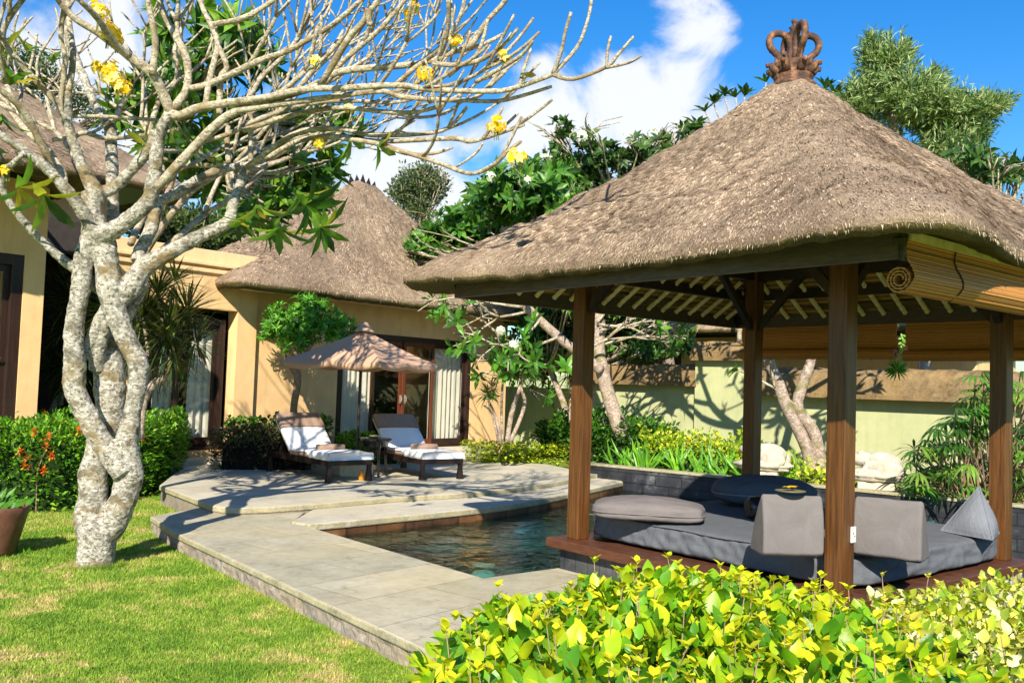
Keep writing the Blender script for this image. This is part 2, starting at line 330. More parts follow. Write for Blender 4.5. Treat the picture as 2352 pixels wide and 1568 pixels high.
def math_(op, a, b=None, clamp=False):
    n = nw('ShaderNodeMath', operation=op, use_clamp=clamp)
    for i, v in enumerate((a, b)):
        if v is None: continue
        if hasattr(v, 'links'): LK(v, n.inputs[i])
        else: n.inputs[i].default_value = v
    return n.outputs[0]
for (x, y, rad, amp) in [(1480, 270, 170, 1.1), (1590, 60, 110, .9), (1560, 190, 120, .9), (1240, 290, 150, 1.), (1245, 160, 70, .7), (1600, 330, 150, .9), (1000, 420, 260, .75), (780, 380, 160, .75), (560, 330, 180, .7),
                         (1180, 440, 160, .7), (250, 150, 260, .95), (60, 80, 180, .8), (330, 260, 200, .6), (1480, 420, 200, .6), (-300, 200, 300, .8), (3300, 500, 400, .8), (2000, -500, 300, .8)]:
    c = ray(x, y).normalized(); d = nw('ShaderNodeVectorMath', operation='DISTANCE'); nrm = nw('ShaderNodeVectorMath', operation='NORMALIZE')
    LK(tc.outputs['Generated'], nrm.inputs[0]); LK(nrm.outputs[0], d.inputs[0]); d.inputs[1].default_value = c
    v = math_('MULTIPLY', math_('SUBTRACT', 1., math_('DIVIDE', d.outputs['Value'], rad*1.25/FPX), True), amp*1.5)
    acc = v if acc is None else math_('MAXIMUM', acc, v)
cl = math_('ADD', acc, math_('MULTIPLY', math_('MULTIPLY', math_('SUBTRACT', nz.outputs['Fac'], .5), 3.4), math_('MULTIPLY', acc, 2.5, True)))
mr = nw('ShaderNodeMapRange', interpolation_type='SMOOTHSTEP'); mr.inputs[1].default_value = .25; mr.inputs[2].default_value = 1.15; mr.inputs[4].default_value = .95; LK(cl, mr.inputs[0])
ms = nw('ShaderNodeMixShader'); LK(mr.outputs[0], ms.inputs[0]); LK(bg.outputs[0], ms.inputs[1]); LK(bgc.outputs[0], ms.inputs[2])
wo = nw('ShaderNodeOutputWorld'); LK(ms.outputs[0], wo.inputs[0])
sc.view_settings.view_transform = 'Standard'; sc.view_settings.look = 'None'; sc.view_settings.exposure = .8; sc.view_settings.gamma = 1
# ------------------------------------------------------------------ ground
LZ, TZ, WZ = -.17, .09, -.13
def struct(mb, name, mat, **kw):
    o = mb.build(name, mat, **kw); o['kind'] = 'structure'; return o
def P2(x, y, z): p = atz(x, y, z); return (p.x, p.y)
def xpoly(pts, z): return [P2(x, y, z) for x, y in pts]
# pool outline (world)
wk = V((.638, -.770)); wv = V((.770, .638))
A = V(P2(700, 1206, 0)); Bc = V(P2(1110, 1326, 0)); 
PG = V((2.476, 8.214))
def catm(pts, k=6):
    pts = [V(p) for p in pts]; out = []
    for i in range(len(pts)-1):
        p0 = pts[max(i-1, 0)]; p1 = pts[i]; p2 = pts[i+1]; p3 = pts[min(i+2, len(pts)-1)]
        for j in range(k):
            t = j/k; out.append(.5*((2*p1) + (p2-p0)*t + (2*p0-5*p1+4*p2-p3)*t*t + (3*p1-p0-3*p2+p3)*t**3))
    out.append(pts[-1]); return out
ledge = catm([P2(x, y, .0) for x, y in [(669, 1201), (728, 1206), (913, 1189), (1078, 1173), (1188, 1159), (1310, 1136), (1431, 1109)]], 8)
tedge = catm([P2(x, y, TZ) for x, y in [(489, 1161), (549, 1166), (693, 1159), (913, 1141), (1078, 1131), (1263, 1109), (1353, 1091), (1383, 1088)]], 8)
pw0 = V((1.95, 16.2)); pwd = V((.764, -.645)); pwb = V((.645, .764))     # pool wall line
outer = [P2(345, 1185, 0), P2(397, 1221, 0), P2(560, 1296, 0), P2(770, 1396, 0), P2(975, 1491, 0)]
o_end = V(outer[-1]) + wk*4
# lawn
mb = MB(); S = 60
g = 90
mb.add([V((x, y, LZ)) for x, y in ((-80, -20), (80, -20), (80, 160), (-80, 160))], [(0, 1, 2, 3)])
struct(mb, 'lawn', M['lawn'])
def inlawn(x, y):
    # left/below of the walkway outer edge
    if x < outer[0][0]-.05 and y < 13.9: return True
    pts = [tuple(p) for p in outer] + [tuple(o_end)]
    for i in range(len(pts)-1):
        (x0, y0), (x1, y1) = pts[i], pts[i+1]
        if min(x0, x1) <= x <= max(x0, x1):
            t = (x-x0)/(x1-x0+1e-9); return y < y0+(y1-y0)*t - .0
    return False
mb = MB(); cnt = 0
while cnt < 190000:
    y = 3.4 + (R.random()**1.15)*10.2; x = -y*.6 + R.random()*(y*.6+.3)
    if not inlawn(x, y): continue
    cnt += 1; h = R.uniform(.012, .032)*(1+.25*(y > 7)); a = R.uniform(0, 2*pi); wdt = R.uniform(.0022, .004)*(1+.06*y)
    l = V((R.gauss(0, .5), R.gauss(0, .5), 1)).normalized()*h; s_ = V((cos(a), sin(a), 0))*wdt; p = V((x, y, LZ)); k = R.uniform(.75, 1.45)
    mb.add([p-s_, p+s_, p+l], [(0, 1, 2)], (k*1.05, k, k*.9))
tb = atz(218, 1300, LZ)
for _ in range(1500):
    a = R.uniform(0, 2*pi); rr = R.uniform(.15, .27); p = V((tb.x+cos(a)*rr, tb.y+sin(a)*rr*.9, LZ)); hh = R.uniform(.03, .075); k = R.uniform(.6, 1.3); a = R.uniform(0, 2*pi); s_ = V((cos(a), sin(a), 0))*.004
    mb.add([p-s_, p+s_, p+V((R.gauss(0, .4), R.gauss(0, .4), 1)).normalized()*hh], [(0, 1, 2)], (k, k, k*.9))
mb.force = 1; o = mb.build('grass', M['blades']); tag(o, 'short bright green turf with straw coloured dry patches in front of the walkway', 'grass', kind='stuff')
# walkway deck: left strip and front strip round the pool
c1 = V(Bc); c2 = c1 + wv*2.2           # front coping runs to pavilion base
Bx = c1 + wv*9
mb = MB()
l0 = V(P2(470, 1163, 0)); 
poly = [V(p) for p in outer] + [o_end, o_end + wv*1.2, c1 + wv*.85 + wk*2.6, c1+wv*.85, c1, A] + [V((ledge[0].x, ledge[0].y)), V(P2(760, 1125, 0)), V(P2(540, 1138, 0)), V(P2(470, 1163, 0))]
def plate(name, poly, z1, z0, mt, me, inset=.0, rnd=.02):
    n = len(poly); m1 = MB(); m1.add([V((p[0], p[1], z1)) for p in poly], [tuple(range(n))]); return m1
def sides(o):
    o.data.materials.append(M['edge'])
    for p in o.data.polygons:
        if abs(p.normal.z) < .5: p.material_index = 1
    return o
def slab(name, poly, z1, th, mtop, medge, base=None, mbase=None, over=.0):
    n = len(poly); m1 = MB(); m1.prism(poly, z1-th, z1); o = sides(struct(m1, name, mtop, bevel=.015))
    return o
slab('walkway', poly, 0, .06, M['deck'], None)
cen = sum((V(p) for p in poly), V((0, 0)))/len(poly)
mb = MB(); pl = [V(p) for p in outer] + [o_end]
for i in range(len(pl)-1):
    a, b = pl[i], pl[i+1]; d = (b-a).normalized(); nrm = V((-d.y, d.x))
    if nrm.dot(V((1, .8))) < 0: nrm = -nrm
    n = max(2, int((b-a).length/.04))
    ring = []
    for k in range(n+1):
        p = a+(b-a)*(k/n)
        for j, z in enumerate((-.06, -.1, -.14, -.2)):
            q = p + nrm*(.02 + .012*j*0 - (.03*NZ.noise(V((p.x*9, p.y*9, z*14))) + .012*NZ.noise(V((p.x*40, p.y*40, z*40))))*(j > 0)); ring.append(V((q.x, q.y, z)))
    mb.add(ring, [(k*4+j, (k+1)*4+j, (k+1)*4+j+1, k*4+j+1) for k in range(n) for j in range(3)])
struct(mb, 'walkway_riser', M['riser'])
# pool ledge (step at water side) and terrace
led = [V((p.x, p.y)) for p in ledge]; ted = [V((p.x, p.y)) for p in tedge]
far = pw0 + pwd*(-1.2)
lp = led + [V((2.05, 16.25)), V((1.2, 17.2)), V((-2, 14)), V((-3.2, 11))]
mb = MB(); 
back = [q + (V((0, 2.2))) for q in reversed(led[2:])]
mb.prism(led + back, -.055, .022); sides(struct(mb, 'pool_ledge', M['terrace'], bevel=.02))
T1 = V(P2(366, 1114, TZ)); T2 = V(P2(414, 1076, TZ))
tp = ted + [V((1.6, 16.6)), V((.6, 18.6)), V((-.5, 21.8)), V((-9, 17)), T2, T1]
mb = MB(); mb.prism(tp, TZ-.07, TZ); sides(struct(mb, 'terrace', M['terrace'], bevel=.025))
mb = MB(); tin = []
for p, q in zip([ted[0], T1], [T1, T2]):
    mb.add([V((p.x+.02, p.y+.02, TZ-.07)), V((q.x+.02, q.y+.02, TZ-.07)), V((q.x+.02, q.y+.02, -.25)), V((p.x+.02, p.y+.02, -.25))], [(0, 1, 2, 3)])
for i in range(len(ted)-1):
    p, q = ted[i], ted[i+1]; mb.add([V((p.x, p.y+.02, TZ-.07)), V((q.x, q.y+.02, TZ-.07)), V((q.x, q.y+.02, -.05)), V((p.x, p.y+.02, -.05))], [(0, 1, 2, 3)])
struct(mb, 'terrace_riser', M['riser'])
# rust tiles under the ledge and the left rim
mb = MB()
for i in range(len(led)-1):
    p, q = led[i], led[i+1]; mb.add([V((p.x, p.y+.03, -.055)), V((q.x, q.y+.03, -.055)), V((q.x, q.y+.03, -1.3)), V((p.x, p.y+.03, -1.3))], [(0, 1, 2, 3)])
struct(mb, 'pool_rim', M['rust'])
mb = MB()
wx = [A, c1, c1+wv*9, V((8, 12)), pw0+pwd*6, pw0, V((led[-1].x, led[-1].y))]
mb.add([V((-4, 6, WZ)), V((9, 6, WZ)), V((9, 17.5, WZ)), V((-4, 17.5, WZ))], [(0, 1, 2, 3)])
# water is limited to the pool outline
mb = MB(); wp = [A, c1, c1+wv*9, pw0+pwd*9, pw0] + list(reversed(led))
def inpoly(x, y, poly):
    c = False; j = len(poly)-1
    for i in range(len(poly)):
        if (poly[i].y > y) != (poly[j].y > y) and x < (poly[j].x-poly[i].x)*(y-poly[i].y)/(poly[j].y-poly[i].y)+poly[i].x: c = not c
        j = i
    return c
gs = .035; ix = {}; vs = []; fs = []
for i in range(int(9.5/gs)):
    for j in range(int(11/gs)):
        x, y = -2.6+i*gs, 6.2+j*gs
        if inpoly(x+gs/2, y+gs/2, wp):
            k4 = []
            for a_, b_ in ((i, j), (i+1, j), (i+1, j+1), (i, j+1)):
                if (a_, b_) not in ix:
                    X_, Y_ = -2.6+a_*gs, 6.2+b_*gs; ix[a_, b_] = len(vs)
                    q = V((X_*3.1+.6*NZ.noise(V((X_, Y_, 5))), Y_*3.1, 0)); vs.append(V((X_, Y_, WZ+.010*NZ.noise(q)+.005*NZ.noise(q*2.6+V((3, 1, 0))))))
                k4.append(ix[a_, b_])
            fs.append(tuple(k4))
mb.add(vs, fs); struct(mb, 'pool_water', M['water'], smooth=True)
mb = MB(); mb.add([V((p.x, p.y, -1.3)) for p in wp], [tuple(range(len(wp)))])
a, b = A, c1
for a, b in ((A, c1), (c1, c1+wv*9)):
    mb.add([V((a.x, a.y, -.05)), V((b.x, b.y, -.05)), V((b.x, b.y, -1.3)), V((a.x, a.y, -1.3))], [(0, 1, 2, 3)])
struct(mb, 'pool_basin', M['basin'])
# hole in the lawn for the pool: the lawn sheet is re-cut as strips round it
lw = bpy.data.objects['lawn']; me = bpy.data.meshes.new('lawn')
hole = [V(outer[0])+V((.5, .3)), V(outer[-1])+V((.3, .3)), V(o_end)+wv*.5, V(c1+wv*9), V(pw0+pwd*9), V(pw0)+pwb*.2, V((led[-1].x-1, led[-1].y+.3)), V((-3, 12.3))]
hole = [V(p) for p in hole]; cc = V((1.5, 10)); vs = []; fs = []
hole.sort(key=lambda p: atan2(p.y-cc.y, p.x-cc.x)); n = len(hole)
for p in hole: vs.append((p.x, p.y, LZ))
for p in hole:
    d = (p-cc).normalized(); q = cc + d*300; vs.append((q.x, q.y, LZ))
for i in range(n): fs.append((i, n+i, n+(i+1) % n, (i+1) % n))
me.from_pydata(vs, [], fs); me.materials.append(M['lawn']); lw.data = me
# soil strip under the planting behind the pool wall
mb = MB(); q = [pw0+pwb*.1+pwd*(-1.6), pw0+pwb*.1+pwd*14, pw0+pwb*9+pwd*14, pw0+pwb*9+pwd*(-1.6)]
mb.prism([(p.x, p.y) for p in q], -.3, .06); struct(mb, 'planting_bed', M['soil'])
# pool wall (dark tiles) 
t = thing('pool_wall', 'low dark tiled wall along the far side of the pool with pale stone top', 'wall', (pw0.x, pw0.y, 0), atan2(-.645, .764))
mb = MB(); mb.box(-.7, 13, 0, .18, -1.3, .235); mb.build('tiled_face', M['poolwall'], t, local=True)
mb = MB(); mb.box(-.72, 13.02, -.02, .22, .235, .275); mb.build('capping', M['edge'], t, local=True, bevel=.008)
for (x, y, z, lab) in ((1110, 1318, WZ-.12, 'round green pool light near the walkway corner'), (1205, 1216, WZ-.1, 'round pale pool light out under the middle of the water')):
    p = atz(x, y, z); mb = MB(); mb.lathe([(0, .02), (.1, .02), (.12, 0), (.12, -.03)], p, 24); o = mb.build('pool_light', simple('pool_lens', (.2, .62, .5), .3)); tag(o, lab, 'pool light')
# ------------------------------------------------------------------ thatched roof builder (local frame of the parent)
def fbm(p, o=4):
    a = 0; k = 1; s = 1
    for _ in range(o): a += k*NZ.noise(p*s); k *= .5; s *= 2.1
    return a
def roof(parent, hx, hy, cx, cy, ze, za, rx=.25, ry=.25, flare=.12, nexp=14, edge=.14, nblade=30000, bl=.06, bw=.006, seed=1, pw=1.0, NA=360, NS=80, under=.12, rough=1., name='thatch', lip=.12):
    rg = random.Random(seed)
    def sup(phi, n):
        c, s = cos(phi), sin(phi); r = (abs(c)**n + abs(s)**n)**(-1/n); return c*r, s*r
    def P(phi, s, off=0., nz=True):
        n = 2.2 + (nexp-2.2)*min(1, s*1.25)**1.3
        ux, uy = sup(phi, n); cn = max(0, abs(sin(2*phi)))**6
        fl = 1 + flare*cn*s**3
        X = (rx + (hx-rx)*s)*ux*fl; Y = (ry + (hy-ry)*s)*uy*fl
        z = ze + (za-ze)*(1-s)**pw
        if s > .9: z -= lip*((s-.9)/.1)**2
        if nz:
            q = V((cx+X, cy+Y, z)); k = rough*(.035*fbm(q*2.3+V((seed, 0, 0)), 3) + .026*fbm(q*9+V((0, seed, 0)), 3)); z += k*min(1, (1.01-s)*12)
            if s > .96:
                e = 1 + .004*NZ.noise(q*7); X *= e; Y *= e
        return V((cx+X, cy+Y, z+off))
    mb = MB(); vs = []
    for i in range(NS+1):
        s = (i/NS)**.9
        for j in range(NA): vs.append(P(2*pi*j/NA, s))
    # underside ring
    for k, (s, dz) in enumerate(((1.0, -.05), (.985, -edge*.8), (.955, -edge*.6), (1-under*1.5, .04))):
        for j in range(NA):
            ph = 2*pi*j/NA; q = P(ph, 1.0, 0, False); p = P(ph, s, 0, False); z = q.z + dz + (.02*fbm(q*6, 3) if k < 3 else 0)
            vs.append(V((p.x, p.y, z)))
    rows = NS+1+4
    fs = [(i*NA+j, (i+1)*NA+j, (i+1)*NA+(j+1) % NA, i*NA+(j+1) % NA) for i in range(rows-1) for j in range(NA)]
    fs.append(tuple(range(NA)))
    mb.add(vs, fs); o = mb.build(name, M['thatch'], parent, local=True, smooth=True)
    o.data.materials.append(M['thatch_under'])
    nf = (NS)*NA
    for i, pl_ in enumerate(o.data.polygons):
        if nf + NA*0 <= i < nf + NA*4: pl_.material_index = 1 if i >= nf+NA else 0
    # straw ends
    mb = MB(); mb.force = 1
    pal = [(.64, .49, .33), (.52, .38, .25), (.38, .26, .17), (.19, .12, .08), (.76, .61, .41), (.44, .31, .21)]
    for _ in range(nblade):
        s = sqrt(rg.random())*.995; ph = rg.random()*2*pi
        p = P(ph, s); q = P(ph, min(1.0, s+.03)); q2 = P(ph+.02, s)
        d = (q-p); d = d.normalized() if d.length > 1e-6 else V((0, 0, -1)); t2 = (q2-p).normalized(); nrm = t2.cross(d)
        if nrm.z < 0: nrm = -nrm
        d = (d + t2*rg.gauss(0, .35) + nrm*rg.uniform(.02, .3)).normalized(); sd = d.cross(nrm).normalized()*bw*rg.uniform(.5, 1.2)
        L = bl*rg.uniform(.4, 1.3); c = mul(rg.choice(pal), rg.uniform(.6, 1.1)*(.95+.45*NZ.noise(p*1.3+V((seed, 2, 0)))+.25*NZ.noise(p*5))); p = p + nrm*.001
        mb.add([p-sd, p+sd, p+d*L+sd*.4, p+d*L-sd*.4], [(0, 1, 2, 3)], c)
    for _ in range(int(nblade*.12)):                       # fringe
        ph = rg.random()*2*pi; p = P(ph, rg.uniform(.985, 1.0)); q = P(ph, .97); d = (p-q); d.z -= .06*rg.random()+.01; d = (d.normalized() + V((rg.gauss(0, .2), rg.gauss(0, .2), -rg.uniform(.2, .9)))).normalized()
        sd = d.cross(V((0, 0, 1))).normalized()*bw*.7; L = bl*rg.uniform(.3, 1.0)*(2.2 if rg.random() < .01 else 1); c = mul(rg.choice(pal), rg.uniform(.6, 1.1))
        p = p + V((0, 0, -.06*rg.random()))
        mb.add([p-sd, p+sd, p+d*L], [(0, 1, 2)], c)
    ob = mb.build('loose_straw', M['straw'], o, local=True); ob['kind'] = 'stuff'
    return o, P
# ------------------------------------------------------------------ gazebo
GA = atan2(.638, .770)
G = thing('thatched_gazebo', 'open sided timber gazebo with thatched roof and clay crown, built out over the pool', 'gazebo', (2.476, 8.214, 0), GA)
h = 1.294; E = 2.135; PZ = .25
mb = MB(); pe = 1.50
mb.box(-pe, pe, -pe, pe, PZ-.085, PZ); mb.build('platform_deck', M['platform'], G, local=True, bevel=.01)
mb = MB(); mb.box(-1.4, 1.4, -1.4, 1.4, -1.3, PZ-.087); mb.build('stone_base', M['dkstone'], G, local=True)
mb = MB(); mb.box(-1.36, 1.45, -1.425, -1.402, LZ-.1, PZ-.087); mb.build('pebble_render', M['pebble'], G, local=True)
posts = {}
for nme, (x, y) in dict(L=(-h, h), N=(-h, -h), R=(h, -h), B=(h, h)).items():
    mb = MB(); mb.box(x-.072, x+.072, y-.072, y+.072, PZ, 2.97); 
    posts[nme] = mb.build('post', M['post'], G, local=True, bevel=.008)
    for sx_ in ((1, 0), (0, 1)):
        dx = -sx_[0]*(1 if x > 0 else -1); dy = -sx_[1]*(1 if y > 0 else -1)
        for sg in (1,):
            mb = MB(); mb.bar((x+dx*.05, y+dy*.05, 2.32), (x+dx*.62*sg, y+dy*.62*sg, 2.9), .06, .07); mb.build('brace', M['darkwood'], G, local=True)
for a, b in (((-h, -h), (h, -h)), ((h, -h), (h, h)), ((h, h), (-h, h)), ((-h, h), (-h, -h))):
    d = V((b[0]-a[0], b[1]-a[1], 0)).normalized()*.16
    mb = MB(); mb.bar(V((*a, 2.91))-d, V((*b, 2.91))+d, .09, .14); mb.build('ring_beam', M['darkwood'], G, local=True)
for a, b in (((-E, -E), (E, -E)), ((E, -E), (E, E)), ((E, E), (-E, E)), ((-E, E), (-E, -E))):
    mb = MB(); mb.bar((a[0], a[1], 2.485), (b[0], b[1], 2.485), .05, .165); mb.build('fascia_board', M['fascia'], G, local=True, bevel=.004)
zc = lambda r: 2.50 + (E-r)*.655                       # ceiling plane
mb = MB(); k = 0
for s in range(4):
    T = Matrix.Rotation(s*pi/2, 4, 'Z'); n = 1
    mb.add([T @ V((-E+.02, -E+.02, zc(E)+.04)), T @ V((E-.02, -E+.02, zc(E)+.04)), T @ V((.1, -.1, zc(.1)+.04)), T @ V((-.1, -.1, zc(.1)+.04))], [(0, 1, 2, 3)])
mb.build('reed_ceiling', M['matting'], G, local=True)
for s in range(4):
    T = Matrix.Rotation(s*pi/2, 4, 'Z')
    mb = MB(); mb.bar(T @ V((-E, -E, zc(E)-.03)), T @ V((-.05, -.05, zc(.05)-.03)), .07, .11); mb.build('hip_rafter', M['darkwood'], G, local=True)
    mb = MB(); mb.bar(T @ V((-.72, -.72, zc(.72)-.02)), T @ V((.72, -.72, zc(.72)-.02)), .06, .08); mb.build('purlin', M['darkwood'], G, local=True)
    mb = MB(); mb.bar(T @ V((-1.74, -1.74, zc(1.74)-.03)), T @ V((1.74, -1.74, zc(1.74)-.03)), .07, .1); mb.build('purlin', M['darkwood'], G, local=True)
    for i in range(-8, 9):
        x = i*.235; r1 = max(abs(x)+.05, .12)
        if r1 > E-.15: continue
        pts = []; rads = []; nn = int((E-.03-r1)/.022)+2
        for q in range(nn):
            r = E-.03 - (E-.03-r1)*q/(nn-1); pts.append(T @ V((x, -r, zc(r)-.012))); rads.append(.024 + .004*(q % 3 == 0))
        mb = MB(); mb.tube(pts, rads, 8); mb.build('bamboo_rafter', M['bamboo'], G, local=True)
rf, GP = roof(G, 2.31, 2.31, 0, 0, 2.645, 4.40, .2, .2, flare=.125, nexp=16, edge=.12, nblade=130000, bl=.042, bw=.0031, seed=3, pw=1.06, NA=520, NS=130, rough=1.1, lip=.07)
# finial: clay crown
fz = 4.37; FS = .88
fin = MB(); fin.lathe([(.0, 0), (.19, 0), (.21, .02), (.21, .045), (.17, .07), (.165, .1), (.18, .13), (.17, .15), (.14, .16), (.15, .22), (.18, .27), (.17, .28), (.12, .24), (.0, .24)], (0, 0, fz), 32)
for j in range(8):
    a = j*pi/4+.2; d = V((cos(a), sin(a), 0)); c = V((0, 0, fz+.2))+d*.16
    fin.tube([c-d*.02-V((0, 0, .05)), c+d*.02, c+d*.06+V((0, 0, .05)), c+d*.085+V((0, 0, .045)), c+d*.08+V((0, 0, .02))], [.035, .04, .03, .025, .02], 8)
    fin.tube([c+V((0, 0, .03)), c+d*.0+V((0, 0, .1)), c+d*.02+V((0, 0, .15))], [.03, .018, .004], 6)
for i_, v_ in enumerate(fin.v): fin.v[i_] = V((v_.x, v_.y, fz+(v_.z-fz)*FS))
fin = fin.build('clay_crown', M['finial'], G, local=True, smooth=True)
for j in range(4):
    a = j*pi/2 + RAD(6) - GA; d = V((cos(a), sin(a), 0))
    pr = [(.07, .2), (.1, .27), (.16, .36), (.215, .42), (.235, .49), (.21, .56), (.15, .585), (.085, .565), (.045, .51), (.03, .43), (.03, .3)]
    pr = catm([V((r, z, 0)) for r, z in pr], 4)
    if j % 2: pr = [V((p.x, p.y*1.12-.02, 0)) for p in pr]
    m2 = MB(); m2.tube([d*p.x + V((0, 0, fz+p.y*FS)) for p in pr], [.03+.003*(i % 2) for i in range(len(pr))], 10)
    m2.build('scroll', M['finial'], fin, local=True, smooth=True)
m2 = MB(); m2.lathe([(.03, .3), (.045, .42), (.03, .5), (.05, .56), (.035, .6), (.05, .62), (.018, .63), (.02, .66), (.028, .67), (.028, .69), (0, .7)], (0, 0, fz-.04), 14); m2.build('spindle', M['finial'], fin, local=True, smooth=True)
# socket on the near post
mb = MB(); mb.box(-h+.012, -h+.07, -h-.086, -h-.072, .61, .72); so = mb.build('socket_plate', M['white'], G, local=True, bevel=.005)
mb = MB(); mb.ball((-h+.03, -h-.086, .675), (.006, .003, .006)); mb.ball((-h+.05, -h-.086, .655), (.005, .003, .005)); mb.build('socket_hole', M['black'], so, local=True)
mb = MB(); mb.tube([(-h+.04, -h-.078, .6), (-h+.045, -h-.079, .45), (-h+.045, -h-.078, .26)], .004, 6); mb.build('cable', M['cord'], G, local=True)
# blinds
def blind(name, label, side, x0, x1, ztop, drop, rr, turns=3):
    t = thing('bamboo_blind', label, 'blind', (2.476, 8.214, 0), GA, 'rolled bamboo blinds on the gazebo')
    T = Matrix.Rotation(side, 4, 'Z'); o_ = -E-.035
    pr = [V((o_, ztop, 0)), V((o_, ztop-.1*drop, 0)), V((o_+.015, ztop-.3*drop, 0)), V((o_-.0, ztop-.5*drop, 0)), V((o_-.03, ztop-.68*drop, 0)), V((o_-.045, ztop-.86*drop, 0)), V((o_-.02, ztop-drop, 0))]
    pr = catm(pr, 4); c = V((o_-.02+rr*.9, ztop-drop+rr*.45, 0)); n = 60; p0 = pr[-1]-c; a0 = atan2(p0.y, p0.x); r0 = p0.length
    for i in range(1, n):
        a = a0 + 2*pi*turns*i/n; r = r0*(1-.72*i/n); pr.append(c+V((cos(a), sin(a), 0))*r)
    m1 = MB(); k = len(pr); vs = []
    for xx in (x0, x1):
        for i in range(k):
            tn = (pr[min(i+1, k-1)]-pr[max(i-1, 0)]).normalized(); nn = V((-tn.y, tn.x, 0))
            for s_ in (-1, 1):
                q = pr[i]+nn*.005*s_*(1.4 if i % 2 else .7); vs.append(T @ V((xx, q.x, q.y)))
    fs = []
    for i in range(k-1):
        a, b = 2*i, 2*i+2
        fs += [(a, b, b+2*k, a+2*k), (a+1, a+1+2*k, b+1+2*k, b+1), (a, a+1, b+1, b), (a+2*k, b+2*k, b+1+2*k, a+1+2*k)]
    m1.add(vs, fs); sh = m1.build('slat_sheet', M['blind'], t, local=True)
    m1 = MB(); a = T @ V((x0, o_-.012, ztop-.02)); b = T @ V((x1, o_-.012, ztop-.02)); m1.bar(a, b, .022, .05); m1.build('head_rail', M['bamboo'], t, local=True)
    for f in (.14, .5, .86):
        x = x0+(x1-x0)*f; m1 = MB(); m1.tube([T @ V((x, q.x-.012, q.y)) for q in pr[:26:3]] + [T @ V((x, pr[27].x, pr[27].y-.012))], .005, 6); m1.build('cord', M['cord'], t, local=True)
    return t
blind('near', 'near bamboo blind, rolled halfway and sunlit, hanging from the right hand eave over the daybed', 0, -E+.03, E-.1, 2.555, .3, .078)
blind('b1', 'left one of the two rolled bamboo blinds across the far side of the gazebo', pi/2, .12+.0, E-.05, 2.42, .36, .055)
blind('b2', 'right one of the two rolled bamboo blinds across the far side of the gazebo', pi/2, -E+.1, .02, 2.42, .38, .055)
# ------------------------------------------------------------------ daybed
def rbox(hx, hy, z0, z1, n=40, p=7, wr=.012, seed=0, side=1.0, puff=.0, fr=3.2):
    # rounded, slightly wrinkled block from a cube-sphere
    m1 = MB(); vs = []; idx = {}; fs = []
    hz = (z1-z0)/2
    def pt(a, b, c):
        l = (abs(a)**p+abs(b)**p+abs(c)**p)**(-1/p); return V((a*l, b*l, c*l))
    for ax in range(3):
        for sg in (-1, 1):
            for i in range(n+1):
                for j in range(n+1):
                    a = -1+2*i/n; b = -1+2*j/n; c = [0, 0, 0]; c[ax] = sg; c[(ax+1) % 3] = a; c[(ax+2) % 3] = b
                    key = tuple(round(x, 6) for x in c)
                    if key not in idx:
                        idx[key] = len(vs); q = pt(*c); q = V((q.x*hx, q.y*hy, q.z*hz))
                        s_ = q*fr + V((seed, 0, 0)); d = wr*(NZ.noise(V((s_.x*1.2, s_.y*3, s_.z*3)))+.5*NZ.noise(s_*2.7))
                        if q.z > 0 and puff: q.z += puff*max(0, (1-(q.x/hx)**2))*max(0, (1-(q.y/hy)**2))
                        if q.z < 0 and puff: q.z -= 0
                        q += q.normalized()*d; vs.append(V((q.x, q.y, q.z+z0+hz)))
            for i in range(n):
                for j in range(n):
                    k4 = []
                    for (u, w_) in ((i, j), (i+1, j), (i+1, j+1), (i, j+1)):
                        c = [0, 0, 0]; c[ax] = sg; c[(ax+1) % 3] = -1+2*u/n; c[(ax+2) % 3] = -1+2*w_/n; k4.append(idx[tuple(round(x, 6) for x in c)])
                    fs.append(tuple(k4 if sg > 0 else reversed(k4)))
    m1.add(vs, fs); return m1
Gm = WM[G.name]
def glob(x, y, z): return Gm @ V((x, y, z))
t = thing('daybed_mattress', 'large charcoal grey mattress covering the gazebo floor', 'mattress', tuple(glob(.06, 0, PZ)), GA)
rbox(1.27, 1.37, .006, .25, 110, 9, .016, 5, fr=5.5).build('mattress_cover', M['mattress'], t, smooth=True, local=True)
mb = MB(); mb.tube([(-1.275, y, .225+.004*sin(y*9)) for y in [i*.09-1.2 for i in range(28)]], .006, 6); mb.build('piping', M['mattress'], t, local=True)
MT = PZ+.255
def cushion(name, label, px, py, rz, hx, hy, z1, mat, p=4, puff=.03, seed=1, z=MT, pipe=True, tilt=None, cat='cushion'):
    t = thing(name, label, cat, (px, py, z), rz)
    o = rbox(hx, hy, 0, z1, 36, p, .012, seed, puff=puff, fr=5).build('cushion_cover', M[mat], t, smooth=True, local=True)
    if pipe:
        pts = []
        for j in range(61):
            a = 2*pi*j/60; l = (abs(cos(a))**p+abs(sin(a))**p)**(-1/p); pts.append((cos(a)*l*(hx+.004), sin(a)*l*(hy+.004), z1*.46))
        m1 = MB(); m1.tube(pts, .007, 6, cap=False); m1.build('piping', M[mat if mat != 'navy' else 'cushion2'], t, local=True)
    if tilt: t.rotation_euler = (tilt[0], tilt[1], rz)
    return t
q = atz(1490, 1190, MT); cushion('floor_cushion', 'long plump mauve grey cushion at the pool end of the mattress', q.x, q.y, RAD(-12), .47, .27, .14, 'long', 5, .05, 2)
q = atz(1760, 1164, MT); cushion('floor_cushion', 'big dark slate cushion with pale piping at the back corner of the mattress', q.x, q.y+.1, RAD(-8), .5, .36, .27, 'navy', 2.8, .03, 3)
